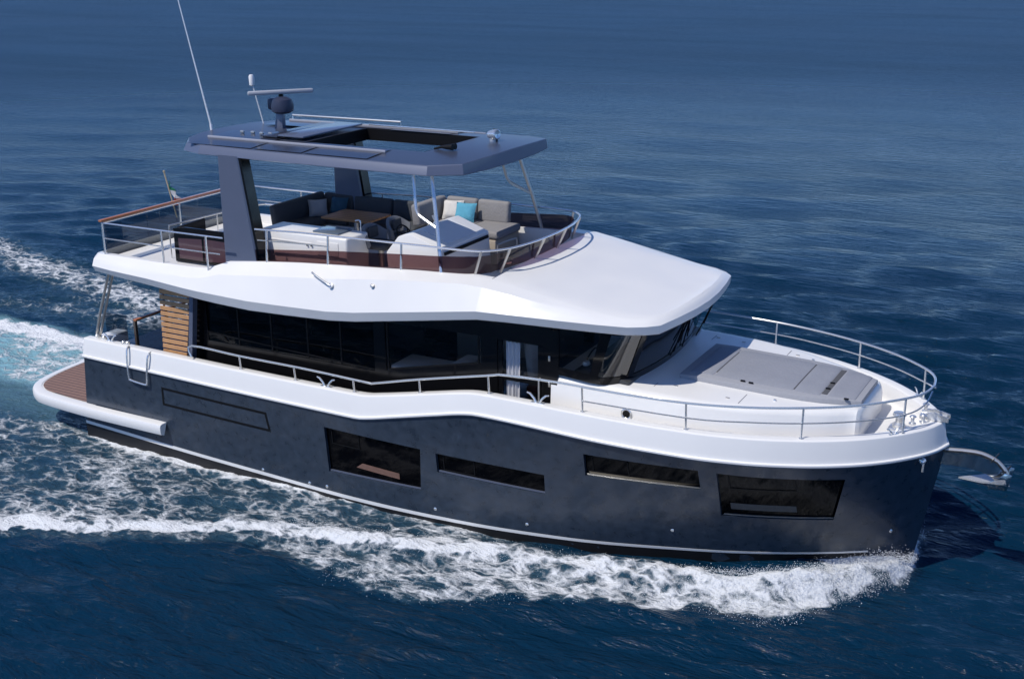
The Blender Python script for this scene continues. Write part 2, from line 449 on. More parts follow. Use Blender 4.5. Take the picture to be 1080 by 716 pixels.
part('platform_teak', bm, teak, plat)
bm = B()
for s_ in (-1, 1): prism(bm, [(-.4, .0), (-.4, .26), (-1.9, .26), (-1.5, .12)], 'y', s_*1.2-.15, s_*1.2+.15)
pieces('platform_bracket', bm, anti, plat)
# fold-down boarding bracket on the topside
bm = B()
y = -2.60
tube(bm, smooth_path([(1.23, -2.5, 2.02), (1.24, -2.585, 1.96), (1.26, -2.63, 1.6), (1.27, -2.63, 1.38), (1.32, -2.63, 1.33), (1.72, -2.64, 1.30), (1.78, -2.64, 1.36), (1.81, -2.64, 1.6), (1.84, -2.6, 1.93), (1.85, -2.5, 1.99)], 4), .021, 8)
part('boarding_bracket', bm, steel, bul)

# ------------------------------------------------------------------ deckhouse
YC = 1.95
def side_box(bm, x0, x1, z0, z1, t=.05, s_=-1, dy=0): box(bm, ((x0+x1)/2, s_*(YC-t/2+dy), (z0+z1)/2), (x1-x0, t, z1-z0))
house = B()
for s_ in (-1, 1):
    side_box(house, 2.55, 9.78, 1.45, 2.26, .05, s_)
    side_box(house, 2.55, 10.86, 3.30, 3.80, .05, s_)
    side_box(house, 2.55, 2.95, 2.26, 3.30, .05, s_)
    side_box(house, 7.10, 7.36, 2.26, 3.30, .05, s_)
    prism(house, [(7.36, 2.26), (9.78, 2.26), (9.78, 2.78), (9.44, 2.78), (7.36, 2.32)], 'y', s_*YC, s_*(YC-.05))
    side_box(house, 9.44, 9.78, 2.78, 3.30, .05, s_)
    side_box(house, 10.72, 10.98, 2.12, 3.62, .06, s_, .004)
wall = part('deckhouse', house, black)
for s_ in (-1, 1):
    bm = B(); side_box(bm, 2.95, 7.10, 2.26, 3.30, .02, s_, -.015)
    part('saloon_window', bm, tint, wall)
    bm = B()
    for x in (3.75, 4.6, 5.5, 6.3): side_box(bm, x, x+.035, 2.262, 3.298, .012, s_, -.004)
    prism(bm, [(2.95, 2.42), (2.95, 2.45), (7.10, 2.30), (7.10, 2.27)], 'y', s_*(YC-.004), s_*(YC-.012))
    pieces('window_mullion', bm, blackm, wall)
    bm = B(); prism(bm, [(7.36, 2.32), (9.44, 2.78), (9.44, 3.30), (7.36, 3.30)], 'y', s_*(YC-.015), s_*(YC-.035))
    gw = part('galley_window', bm, clear, wall)
    bm = B()
    for x in (7.40, 9.38): prism(bm, [(x, 2.33+(x-7.36)*.221), (x+.03, 2.337+(x-7.36)*.221), (x+.03, 3.29), (x, 3.29)], 'y', s_*(YC+.002), s_*(YC-.014))
    prism(bm, [(7.43, 2.335), (9.38, 2.766), (9.38, 2.80), (7.43, 2.37)], 'y', s_*(YC+.001), s_*(YC-.0145))
    part('frame', bm, blackm, gw)
# saloon door with long handle, at the helm
for s_ in (-1, 1):
    bm = B()
    prism(bm, [(9.80, 1.5), (9.88, 1.5), (9.88, 3.29), (9.80, 3.29)], 'y', s_*YC, s_*(YC-.045))
    prism(bm, [(10.60, 1.5), (10.715, 1.5), (10.715, 3.29), (10.60, 3.29)], 'y', s_*YC, s_*(YC-.045))
    for z0, z1 in ((1.5, 1.62), (2.56, 2.62)): prism(bm, [(9.88, z0), (10.60, z0), (10.60, z1), (9.88, z1)], 'y', s_*(YC-.002), s_*(YC-.043))
    door = part('saloon_door', bm, black)
    bm = B()
    for z0, z1 in ((1.62, 2.56), (2.62, 3.29)): prism(bm, [(9.88, z0), (10.60, z0), (10.60, z1), (9.88, z1)], 'y', s_*(YC-.018), s_*(YC-.03))
    pieces('door_glass', bm, clear, door)
    bm = B(); tube(bm, [(10.64, s_*(YC-.01), 2.70), (10.64, s_*(YC+.05), 2.70), (10.64, s_*(YC+.05), 2.22), (10.64, s_*(YC-.01), 2.22)], .017, 8)
    part('handle', bm, steel, door)
    bm = B()
    for zz in (3.1, 2.62): box(bm, (10.83, s_*(YC+.012), zz), (.04, .03, .10), bev=.01)
    pieces('hinge', bm, steel_d, door)
# helm side windows and the reverse-raked windscreen
base = [(10.98, -1.95, 2.86), (11.64, -1.95, 2.80), (11.92, -1.87, 2.79), (12.16, -1.55, 2.785), (12.27, -1.05, 2.785), (12.33, -.5, 2.785), (12.35, 0, 2.785)]
tops = [(11.0, -1.965, 3.78), (11.93, -2.0, 3.78), (12.25, -1.9, 3.78), (12.50, -1.56, 3.78), (12.61, -1.05, 3.78), (12.67, -.5, 3.78), (12.69, 0, 3.78)]
def ws_line(pts, inset_=0): 
    L = [Vector(p) for p in pts]; return L + [Vector((p.x, -p.y, p.z)) for p in L[-2::-1]]
Lb = ws_line(base); Lt = ws_line(tops)
K_ = 8
Db = smooth_path(Lb, K_); Dt = smooth_path(Lt, K_)
def ws_at(g):
    i = min(int(g*K_), len(Db)-2); f_ = g*K_-i
    return Db[i].lerp(Db[i+1], f_), Dt[i].lerp(Dt[i+1], f_)
def ws_strip(bm, segs, v0, v1, off=0, n=4, th=.012):
    """one continuous, smoothly curved strip of the screen from parameter segs[0] to segs[-1]"""
    g0 = segs[0][0]+segs[0][1]; g1 = segs[-1][0]+segs[-1][2]; m_ = max(2, int((g1-g0)*K_)); rows = []
    for k in range(m_+1):
        g = g0+(g1-g0)*k/m_; b, t = ws_at(g)
        d = ws_at(min(g+.05, len(Lb)-1))[0]-ws_at(max(g-.05, 0))[0]; q = Vector((d.y, -d.x, 0)).normalized()
        rows.append([b.lerp(t, v0)+q*off, b.lerp(t, v1)+q*off, b.lerp(t, v1)+q*(off-th), b.lerp(t, v0)+q*(off-th)])
    loft(bm, rows, closed_v=True, cap=True)
NS = len(Lb)-1
allseg = [(i, 0, 1) for i in range(NS)]
bm = B(); ws_strip(bm, allseg, -.02, .12, .014, 2, .03); wsf = part('windscreen_frame', bm, black)
bm = B(); ws_strip(bm, allseg, .93, 1.03, .012, 2, .03); part('windscreen_header', bm, black, wsf)
for segs in ([(0, .0, .06)], [(0, .88, 1.0), (1, 0, .20)], [(2, .80, 1.0), (3, 0, .08)], [(5, .9, 1), (6, 0, .1)], [(8, .92, 1.0), (9, 0, .20)], [(10, .8, 1.0), (11, 0, .12)], [(11, .94, 1.0)]):
    bm = B(); ws_strip(bm, segs, .12, .93, .013, 2, .03); part('windscreen_pillar', bm, black, wsf)
for segs, nm in (([(0, .06, .88)], 'side_window'), ([(1, .2, 1), (2, 0, .8)], 'windscreen_pane'), ([(3, .08, 1), (4, 0, 1), (5, 0, .9)], 'windscreen_pane'), ([(6, .1, 1), (7, 0, 1), (8, 0, .92)], 'windscreen_pane'), ([(9, .2, 1), (10, 0, .8)], 'windscreen_pane'), ([(11, .12, .94)], 'side_window')):
    bm = B(); ws_strip(bm, segs, .11, .94, 0, 4); part(nm, bm, tint_l if nm == 'side_window' else wsglass, wsf)
for y, a in ((1.05, .25), (-.25, .25), (.35, -.25)):
    bm = B()
    tube(bm, [(12.40, y, 2.88), (12.50, y+a*.5, 3.15), (12.62, y+a, 3.48)], .012, 6)
    tube(bm, [(12.52, y+a*.3, 3.12), (12.665, y+a*1.3, 3.62)], .014, 6)
    part('wiper', bm, blackm, wsf)
# inside: sole, back wall, galley, helm seat, dashboard, curtain
bm = B(); box(bm, (6.9, 0, 1.46), (8.6, 3.84, .03)); sole = part('saloon_floor', bm, MAT('saloon_oak_floor', (.42, .31, .21), .4, var=.2))
bm = B(); box(bm, (8.4, 1.2, 2.02), (2.4, .65, 1.05), bev=.02); part('galley_counter', bm, beige)
bm = B(); box(bm, (8.05, -1.50, 1.93), (1.30, .76, .98), bev=.05); box(bm, (8.9, -1.55, 2.05), (.35, .66, 1.2), bev=.05); part('saloon_sofa', bm, MAT('cream_leather', (.55, .47, .40), .6, var=.06))
bm = B(); box(bm, (4.6, -1.3, 1.72), (2.6, .7, .42), bev=.06); box(bm, (4.6, 1.3, 1.72), (2.6, .7, .42), bev=.06); box(bm, (4.6, 1.65, 2.05), (2.6, .15, .5), bev=.05)
pieces('saloon_settee', bm, cush_d)
bm = B(); box(bm, (9.72, .9, 2.5), (.06, 1.6, 2.0)); part('helm_bulkhead', bm, MAT('dark_wood_bulkhead', (.06, .04, .03), .5, var=.2))
bm = B(); prism(bm, [(11.2, 2.3), (11.2, 2.88), (11.55, 2.98), (12.25, 2.82), (12.25, 2.3)], 'y', -1.75, 1.75, .02); dash = part('dashboard', bm, MAT('grey_dash_vinyl', (.05, .05, .052), .5, var=.1))
bm = B(); tube(bm, [(11.16+.2*math.cos(a)*.35, -.95+.2*math.sin(a), 2.85+.2*math.cos(a)) for a in np.linspace(0, 2*math.pi, 20)[:-1]], .016, 6, closed=True); part('steering_wheel', bm, blackm, dash)
bm = B(); lathe(bm, [(0, 0), (.06, 0), (.075, .03), (.06, .075), (0, .09)], 12, (11.35, -1.55, 2.93)); part('dash_compass', bm, white, dash)
bm = B(); box(bm, (10.30, -1.05, 2.2), (.55, .6, .14), bev=.05); lathe(bm, [(.06, 1.48), (.05, 2.15)], 12, (10.3, -1.05, 0)); hs = part('indoor_helm_seat', bm, red_dk)
bm = B(); box(bm, (10.06, -1.05, 2.78), (.14, .56, .95), RY(-.12), .07, 3); part('seat_back', bm, p_white, hs)
bm = B(); rows = []
for k in range(33):
    u = k/32; x = 9.92+.30*u; rows.append([(x+(.04*(1-v)*(-1 if u > .5 else 0)), -1.87+.030*math.sin(u*24)*(.6+.4*v), 1.6+1.66*v) for v in (0, .25, .5, .75, 1)])
loft(bm, rows); part('curtain', bm, curtain_m)
# aft bulkhead glass doors, teak slat screens
bm = B()
for y0, y1 in ((-1.95, -1.82), (-.9, -.84), (.84, .9), (1.82, 1.95)): box(bm, (2.58, (y0+y1)/2, 2.5), (.06, y1-y0, 2.1))
box(bm, (2.585, 0, 3.5), (.05, 3.9, .12)); ab = part('aft_bulkhead', bm, black)
bm = B(); box(bm, (2.59, 0, 2.5), (.02, 3.6, 2.1)); part('sliding_door_glass', bm, tint, ab)
for s_ in (-1, 1):
    bm = B()
    for k in range(12):
        z = 1.93+k*.118; xa = 1.86+.05*k/11; xb = 2.52+.24*k/11
        box(bm, ((xa+xb)/2, s_*2.16, z), (xb-xa, .03, .085), RX(s_*.12), .006, 1)
    sc = part('slat_screen', bm, teak_slat)
    bm = B()
    for k in (0, 1):
        xa, xb = ((1.90, 1.96) if k == 0 else (2.46, 2.68))
        prism(bm, [(xa, 1.55), (xa+.04, 1.55), (xb+.04, 3.45), (xb, 3.45)], 'y', s_*2.135, s_*2.11)
    prism(bm, [(2.52, 1.5), (2.62, 1.5), (2.88, 3.45), (2.78, 3.45)], 'y', s_*2.19, s_*2.06)
    part('screen_frame', bm, slate, sc)
# cockpit balustrade on the transom: teak capped rail, smoked glass, posts
bm = B(); box(bm, (.80, 0, 2.36), (.10, 3.75, .045), bev=.015); cb = part('cockpit_balustrade', bm, teak_rail)
bm = B()
for y in (-1.86, -.95, 0, .95, 1.86): box(bm, (.80, y, 1.92), (.06, .07, .84), bev=.01)
pieces('post', bm, MAT('bronze_post', (.16, .12, .09), .35, metal=.6, var=.1), cb)
bm = B(); box(bm, (.80, 0, 1.88), (.014, 3.6, .7)); part('glass_panel', bm, smoke_g, cb)
bm = B()
box(bm, (.36, -1.98, 2.25), (.62, .015, .45), RY(.0)); box(bm, (.36, 1.98, 2.25), (.62, .015, .45))
pieces('quarter_glass', bm, smoke_g, cb)
bm = B(); box(bm, (1.5, 1.55, 1.75), (1.2, .6, .45), bev=.05); box(bm, (1.45, .2, 2.0), (.8, 1.1, .05), bev=.01); lathe(bm, [(.05, 1.5), (.05, 1.98)], 10, (1.45, .2, 0))
part('cockpit_seat', bm, beige)
# roof support struts aft (paired tubes)
for s_ in (-1, 1):
    bm = B()
    for d in (0, .062): tube(bm, [(-.02+d*.6, s_*(2.22-d), 1.98), (.18+d, s_*(2.24-d), 2.5), (.62+d, s_*(2.24-d), 3.55)], .030, 8)
    pieces('roof_strut', bm, steel_d)

# ------------------------------------------------------------------ roof / flybridge moulding
# station: x offsets and heights for L (lower lip), T (fascia top), G (groove), S (crest), floor
def st(x, yl, zl, yt, zt, yg, zg, ys, zs): return dict(L=(x, -yl, zl), T=(x, -yt, zt), G=(x, -yg, zg), S=(x, -ys, zs))
sts = [st(.26, 2.20, 3.55, 2.30, 3.68, 2.25, 3.80, 2.16, 3.86),
       st(.40, 2.40, 3.52, 2.48, 3.66, 2.42, 3.80, 2.26, 3.88),
       st(1.0, 2.46, 3.49, 2.54, 3.64, 2.44, 3.78, 2.28, 3.89),
       st(2.0, 2.48, 3.43, 2.56, 3.60, 2.46, 3.75, 2.28, 3.885),
       st(3.0, 2.50, 3.34, 2.58, 3.53, 2.47, 3.72, 2.24, 3.89),
       st(3.35, 2.50, 3.31, 2.58, 3.51, 2.45, 3.75, 2.20, 3.90),
       st(3.75, 2.51, 3.29, 2.58, 3.50, 2.38, 3.85, 2.06, 4.04),
       st(4.6, 2.52, 3.265, 2.59, 3.48, 2.37, 3.93, 2.02, 4.13),
       st(5.5, 2.52, 3.29, 2.59, 3.50, 2.37, 4.01, 2.02, 4.21),
       st(6.5, 2.52, 3.33, 2.59, 3.53, 2.37, 4.10, 2.02, 4.275),
       st(7.1, 2.52, 3.39, 2.59, 3.59, 2.37, 4.17, 2.02, 4.31),
       st(8.2, 2.52, 3.56, 2.59, 3.75, 2.365, 4.275, 2.00, 4.375),
       st(9.3, 2.51, 3.73, 2.58, 3.91, 2.355, 4.355, 1.97, 4.415),
       st(9.7, 2.50, 3.79, 2.57, 3.965, 2.345, 4.34, 1.96, 4.40),
       st(9.72, 2.50, 3.79, 2.57, 3.967, 2.345, 4.34, 1.96, 4.40),
       st(10.3, 2.45, 3.805, 2.52, 3.975, 2.30, 4.255, 1.97, 4.31),
       st(11.2, 2.34, 3.80, 2.41, 3.965, 2.22, 4.115, 1.99, 4.165),
       st(11.9, 2.22, 3.79, 2.285, 3.955, 2.12, 4.015, 1.98, 4.06)]
sts += [dict(L=(12.33, -2.11, 3.78), T=(12.36, -2.15, 3.94), G=(12.28, -2.00, 3.985), S=(12.23, -1.93, 4.02)),
        dict(L=(12.60, -1.96, 3.775), T=(12.62, -1.98, 3.935), G=(12.55, -1.88, 3.98), S=(12.50, -1.82, 4.01)),
        dict(L=(12.79, -1.76, 3.77), T=(12.80, -1.77, 3.93), G=(12.72, -1.70, 3.985), S=(12.66, -1.65, 4.01)),
        dict(L=(12.89, -1.2, 3.77), T=(12.90, -1.2, 3.93), G=(12.83, -1.16, 3.995), S=(12.77, -1.12, 4.025)),
        dict(L=(12.97, -.6, 3.77), T=(12.98, -.6, 3.93), G=(12.90, -.58, 4.01), S=(12.84, -.56, 4.04)),
        dict(L=(13.0, 0, 3.77), T=(13.01, 0, 3.93), G=(12.93, 0, 4.015), S=(12.87, 0, 4.045))]
FLOORZ = lambda x: 3.70 if x < 3.5 else 3.84
bm = B(); full = []
for s_ in sts:
    L, T, G, Sx = [Vector(s_[k]) for k in 'LTGS']
    inn = Vector((L.x if L.x < 12 else L.x-.45, L.y*.75, L.z+.03))
    r = L.lerp(T, .0)
    full.append([inn, L+(inn-L).normalized()*.02, L+(T-L).normalized()*.02, T, T+(G-T).normalized()*.03, T.lerp(G, .5), G, G.lerp(Sx, .5), Sx-(Sx-G).normalized()*.03, Sx])
for sgn in (1, -1): loft(bm, [[(p.x, p.y*sgn, p.z) for p in r] for r in full])
# aft end cap: rounded
a0 = full[0]
capr = []
for j in range(9):
    f_ = -1+2*j/8
    bulge = .10*(1-f_**4)
    capr.append([(p.x-bulge*(1 if 1 < k < 7 else .6), -p.y*f_, p.z) for k, p in enumerate(a0)])
loft(bm, capr)
# top
rows = []
for k, s_ in enumerate(sts):
    Sx = Vector(s_['S']); fly = k <= 13
    row = []
    for j in range(13):
        f_ = -1+2*j/12
        if fly: continue
        row.append((Sx.x, -Sx.y*f_*-1 if False else Sx.y*-f_, Sx.z+.035*(1-f_*f_)*(1 if k < 20 else .2)))
    if not fly: rows.append(row)
loft(bm, rows)
rows = []
for k, s_ in enumerate(sts[:14]):
    Sx = Vector(s_['S']); fz = FLOORZ(Sx.x); yi = -Sx.y-.12
    rows.append([(Sx.x, Sx.y, Sx.z), (Sx.x, -yi, Sx.z), (Sx.x, -yi, fz), (Sx.x, 0, fz), (Sx.x, yi, fz), (Sx.x, yi, Sx.z), (Sx.x, -Sx.y, Sx.z)])
loft(bm, rows)
Sx = Vector(sts[14]['S']); bm.faces.new([bm.verts.new(p) for p in ((9.72, Sx.y, 3.84), (9.72, -Sx.y, 3.84), (9.72, -Sx.y, 4.40), (9.72, 0, 4.435), (9.72, Sx.y, 4.40))])
bmesh.ops.remove_doubles(bm, verts=bm.verts, dist=1e-4)
roof = part('roof', bm, white, ang=21)
bm = B(); rows = []
for s_ in sts:
    L = Vector(s_['L']); xx = L.x if L.x < 12 else L.x-.4; rows.append([(xx, L.y*.76, L.z+.035+.0), (xx, 0, L.z+.06), (xx, -L.y*.76, L.z+.035)])
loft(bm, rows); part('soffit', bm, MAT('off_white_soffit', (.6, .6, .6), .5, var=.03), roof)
# aft deck lip: little white fairlead, roof side grab handle, side fitting
bm = B(); tube(bm, smooth_path([(6.06, -2.28, 4.10), (6.06, -2.34, 4.16), (6.09, -2.38, 4.165), (6.3, -2.43, 4.09), (6.52, -2.475, 4.02), (6.55, -2.46, 4.0), (6.55, -2.42, 3.99)], 3), .018, 8)
lathe(bm, [(0, 0), (.05, 0), (.05, .03), (0, .035)], 12, (6.54, -2.43, 3.99), RX(1.0)); part('grab_handle', bm, steel, roof)
bm = B(); lathe(bm, [(0, -.02), (.035, -.02), (.04, .02), (.02, .03), (0, .03)], 12, (7.47, -2.42, 4.10), RX(1.0)); part('deck_filler', bm, steel_d, roof)

# flybridge glass screen, rails
def fly_base(x): return float(np.interp(x, [3.7, 4.7, 6.3, 8, 9.2, 10], [4.03, 4.135, 4.262, 4.365, 4.412, 4.41]))
gp = [(4.42, -1.99), (5.5, -1.985), (6.5, -1.98), (7.5, -1.98), (8.4, -1.965), (9.0, -1.94), (9.28, -1.86), (9.48, -1.62), (9.60, -1.30), (9.70, -.7), (9.73, 0)]
gp = [tuple(v)[:2] for v in smooth_path([(p[0], p[1], 0) for p in gp], 3)]
gfull = gp + [(p[0], -p[1]) for p in gp[-2::-1]]
bm = B(); rows = []
cen = Vector((6.5, 0))
for x, y in gfull:
    h = float(np.interp(x, [4.4, 8.5, 9.5], [.24, .29, .33])); zb = fly_base(x)
    if x > 9.5: zb = 4.43-.0*x
    fw = max(0, (x-8.8))*.11; ox = 0 if abs(y) > 1.9 else fw
    rows.append([(x, y, zb-.01), (x+ox, y*1.01, zb+h), (x+ox-.012, y*1.004, zb+h), (x-.012, y*.994, zb-.01)])
loft(bm, rows, closed_v=True, cap=True)
fs = part('flybridge_screen', bm, smoke)
bm = B(); rt = []
for x, y in gfull:
    z = float(np.interp(x, [4.4, 5.5, 8, 10], [4.745, 4.79, 4.83, 4.84])); fw = max(0, x-8.6)*.22
    rt.append((x+(fw if x > 8.6 else 0), y*.99, z))
tube(bm, rt, .02, 8)
fr = part('flybridge_rail', bm, steel)
bm = B(); tube(bm, [(x, y*.99, z-.22) for x, y, z in rt if x < 6.3 and y < 0], .014, 6); tube(bm, [(x, y*.99, z-.22) for x, y, z in rt if x < 6.3 and y > 0], .014, 6)
pieces('mid_rail', bm, steel, fr)
def near(px, sgn): return min(range(len(rt)), key=lambda i: abs(gfull[i][0]-px)+(0 if gfull[i][1]*sgn >= 0 else 99))
for s_ in (-1, 1):
    for px in (4.66, 6.28, 7.75):
        i = near(px, s_); x, y = gfull[i]; bm = B()
        tube(bm, [(x, y*1.012, fly_base(x)-.01), rt[i]], .022, 8); part('post', bm, steel, fr)
    for px in (9.27, 9.58, 9.71):
        i = near(px, s_); x, y = gfull[i]; bm = B()
        a = Vector((x+.02, y*1.01, fly_base(x)-.03)); b = Vector(rt[i]); d = (b-a)
        tube(bm, [a, b], .026, 4); part('post', bm, steel_d, fr)
# aft deck rail with glass and teak cap, side rails
bm = B(); tube(bm, [(.58, -2.26, 4.545), (.58, 2.26, 4.545)], .02, 8)
for s_ in (-1, 1): tube(bm, [(.58, s_*2.26, 4.545), (2.2, s_*2.25, 4.55), (3.80, s_*2.22, 4.555)], .018, 8); tube(bm, [(.60, s_*2.26, 4.22), (2.2, s_*2.25, 4.22), (3.7, s_*2.22, 4.22)], .013, 6)
ar = part('aft_rail', bm, steel)
for s_ in (-1, 1):
    for x in (.58, 2.22, 3.40):
        bm = B(); tube(bm, [(x, s_*2.255, 3.86), (x, s_*2.255, 4.55)], .02, 8); part('post', bm, steel, ar)
bm = B(); tube(bm, [(.58, 0, 3.7), (.58, 0, 4.55)], .022, 8); part('post', bm, steel, ar)
bm = B(); box(bm, (.58, 0, 4.59), (.10, 4.62, .05), bev=.016); part('teak_cap', bm, teak_rail, ar)
bm = B(); box(bm, (.60, -1.13, 4.16), (.012, 2.18, .70)); box(bm, (.60, 1.13, 4.16), (.012, 2.18, .70)); pieces('glass_panel', bm, smoke_g, ar)
# stair well guard: inner rail and smoked windbreak
bm = B(); tube(bm, [(1.55, -1.35, 4.40), (1.75, 1.0, 4.40), (1.95, 1.3, 4.40), (3.4, 1.35, 4.40)], .018, 8)
for p in ((1.55, -1.35), (1.66, .0), (1.78, 1.05), (2.6, 1.33)): tube(bm, [(p[0], p[1], 3.7), (p[0], p[1], 4.4)], .016, 6)
part('stair_guard_rail', bm, steel)
bm = B()
for y0 in (-1.55,):
    prism(bm, [(1.86, 3.72), (1.86, 4.42), (2.2, 4.47), (3.2, 4.47), (3.62, 4.36), (3.62, 3.76)], 'y', y0, y0+.03)
    prism(bm, [(-1.52, 3.72), (-1.52, 4.42), (-.6, 4.45), (-.6, 3.72)], 'x', 1.84, 1.87)
wb = part('windbreak', bm, black)
bm = B(); prism(bm, [(1.98, 3.80), (1.98, 4.22), (2.62, 4.26), (2.62, 3.80)], 'y', -1.553, -1.556); prism(bm, [(2.68, 3.80), (2.68, 4.27), (3.55, 4.26), (3.55, 3.84)], 'y', -1.553, -1.556)
pieces('windbreak_pane', bm, MAT('plum_panel', (.085, .045, .055), .12, coat=.5, var=.05), wb)

# ------------------------------------------------------------------ arch legs and hardtop
for s_ in (-1, 1):
    bm = B()
    o = [(3.60, 3.9), (4.42, 3.95), (4.40, 4.2), (4.14, 6.15), (3.60, 6.15)]
    rows = []
    for d, e in ((0, .03), (.03, 0), (.27, 0), (.30, .03)):
        y = s_*(1.99-d)
        rows.append([(3.60+e, y, 3.9), (4.46-e, y, 3.95), (4.14-e, y, 6.14), (3.62+e, y, 6.14)])
    loft(bm, rows, closed_v=True, cap=True)
    ap = part('arch_leg', bm, slate)
    bm = B()
    prism(bm, [(4.452, 4.10), (4.51, 4.10), (4.19, 6.12), (4.138, 6.12)], 'y', s_*1.975, s_*1.72); part('arch_trim', bm, black, ap)
# hardtop outline (star half), inward offset by stations
ho = [(2.02, 0), (2.06, -.8), (2.22, -1.35), (2.55, -1.75), (3.1, -1.95), (4.5, -2.0), (7.9, -2.0), (8.42, -1.98), (8.96, -1.62), (9.08, -.9), (9.12, 0)]
def hz(x, y): return 6.355-.045*(y/2)**2*4*.5 - (.0 if x > 3.2 else .035*((3.2-x)/1.2)**2)
rows = []
def hring(d, dz, zabs=None):
    out = []
    P = ho + [(x, -y) for x, y in ho[-2:0:-1]]
    n = len(P)
    for i, p in enumerate(P):
        a = Vector(P[(i-1) % n]); b = Vector(P[(i+1) % n]); t = (b-a).normalized(); nn = Vector((-t.y, t.x))
        if nn.dot(Vector((5.5, 0))-Vector(p)) < 0: nn = -nn
        dd = d*(.35 if p[0] > 8.7 and 0 < d < .2 else 1)
        q = Vector(p)+nn*dd
        z = hz(q.x, q.y)+dz if zabs is None else zabs
        out.append((q.x, q.y, z))
    return out
OP = [(5.0, -.98), (5.0, 1.15), (7.75, 1.05), (7.75, -.98)]          # sunroof opening
bm = B()
rings = [hring(.30, 0, 6.10), hring(.04, 0, 6.10), hring(.0, 0, 6.115), hring(.005, 0, 6.13), hring(.085, -.012), hring(.11, 0)]
loft(bm, rings, closed_v=True)
# top and underside as grids with a hole
def htop(zf, d, under=False):
    xs_ = sorted(set([2.1, 2.3, 2.6, 3.0, 3.5, 4.0, 4.5, 5.0, 5.5, 6.0, 6.5, 7.0, 7.55, 8.0, 8.4, 8.7]))
    ringp = [(p[0], p[1]) for p in hring(d, 0, 0)]
    nh = len(ho); upx = [p[0] for p in ringp[:nh]]; upy = [-p[1] for p in ringp[:nh]]
    for i in range(len(xs_)-1):
        for yb in range(20):
            pass
    pts = ringp
    vs_ = [bm.verts.new((p[0], p[1], zf(p[0], p[1]))) for p in pts]
    hv = [bm.verts.new((p[0], p[1], zf(p[0], p[1]))) for p in OP]
    es = [bm.edges.new((vs_[i], vs_[(i+1) % len(vs_)])) for i in range(len(vs_))] + [bm.edges.new((hv[i], hv[(i+1) % 4])) for i in range(4)]
    bmesh.ops.triangle_fill(bm, use_beauty=True, edges=es)
    return hv
h1 = htop(lambda x, y: hz(x, y), .11); h2 = htop(lambda x, y: 6.10, .30)
for i in range(4): bm.faces.new((h1[i], h1[(i+1) % 4], h2[(i+1) % 4], h2[i]))
bmesh.ops.remove_doubles(bm, verts=bm.verts, dist=2e-4)
for f_ in bm.faces:
    f_.normal_update()
    if abs(f_.normal.z) > .985 and f_.calc_center_median().z > 6.2: f_.material_index = 1
    elif abs(f_.normal.z) > .97 and f_.calc_center_median().z < 6.15: f_.material_index = 2
ht = part('hardtop', bm, [slate, MAT('slate_nonskid_top', (.050, .060, .092), .42, metal=.1, coat=.3, coat_r=.15, var=.08, vscale=3), MAT('pale_headliner', (.62, .62, .61), .6, var=.02)], ang=14)
def htsheet(bm, x0, x1, y0, y1, dz, n=4):
    loft(bm, [[(x0+(x1-x0)*i/2, y0+(y1-y0)*k/n, hz(x0+(x1-x0)*i/2, y0+(y1-y0)*k/n)+dz) for k in range(n+1)] for i in range(3)])
for s_ in (-1, 1):
    for xa, xb in ((2.75, 4.35), (4.42, 5.55), (5.62, 7.05)):
        bm = B(); htsheet(bm, xa, xb, s_*1.26, s_*1.10-s_*.0 if xa < 4.9 else s_*1.02, .012); htsheet(bm, xa, xb, s_*1.84, s_*1.33, .012)
        if xa < 4.4: htsheet(bm, xa, xb, s_*1.10, s_*.5, .012)
        pieces('solar_panel', bm, slate_dark, ht)
    bm = B(); box(bm, (4.95, s_*1.295, hz(5, 1.3)+.025), (4.3, .035, .05), bev=.01); part('panel_rib', bm, MAT('pale_grey_rib', (.36, .37, .42), .4, var=.04), ht)
# sunroof frame, slid-back panel, cross beams, channel
bm = B()
prism(bm, [(4.99, 6.09), (7.76, 6.09), (7.76, 6.325), (4.99, 6.325)], 'y', 1.13, 1.045)
prism(bm, [(4.99, 6.09), (7.76, 6.09), (7.76, 6.325), (4.99, 6.325)], 'y', -.985, -.95)
prism(bm, [(-.94, 6.09), (1.04, 6.09), (1.04, 6.33), (-.94, 6.33)], 'x', 7.77, 7.72)
prism(bm, [(-.94, 6.09), (1.04, 6.09), (1.04, 6.33), (-.94, 6.33)], 'x', 4.98, 5.03)
part('sunroof_frame', bm, blackm, ht)
bm = B(); box(bm, (6.28, 1.16, 6.39), (2.55, .03, .03), bev=.008); part('sunroof_track', bm, steel, ht)
bm = B(); box(bm, (4.62, .04, 6.41), (.62, 2.0, .035), bev=.012); part('sunroof_panel', bm, slate, ht)
bm = B(); box(bm, (4.08, .04, 6.375), (.42, 2.0, .03), bev=.008); part('sunroof_recess', bm, slate_dark, ht)
bm = B(); tube(bm, [(2.55, 1.72, 6.22), (2.55, 1.72, 6.38), (5.4, 1.76, 6.39), (5.4, 1.76, 6.26)], .022, 8); tube(bm, [(6.9, 1.74, 6.29), (7.5, 1.72, 6.29)], .018, 6)
pieces('roof_rack_rail', bm, steel, ht)
bm = B()
for k, x in enumerate((3.2, 3.45, 3.7, 3.9, 4.3, 4.55)): box(bm, (x, -.72+.03*(k % 2), 6.385), (.09, .05, .05), bev=.012)
pieces('roof_latch', bm, steel_d, ht)
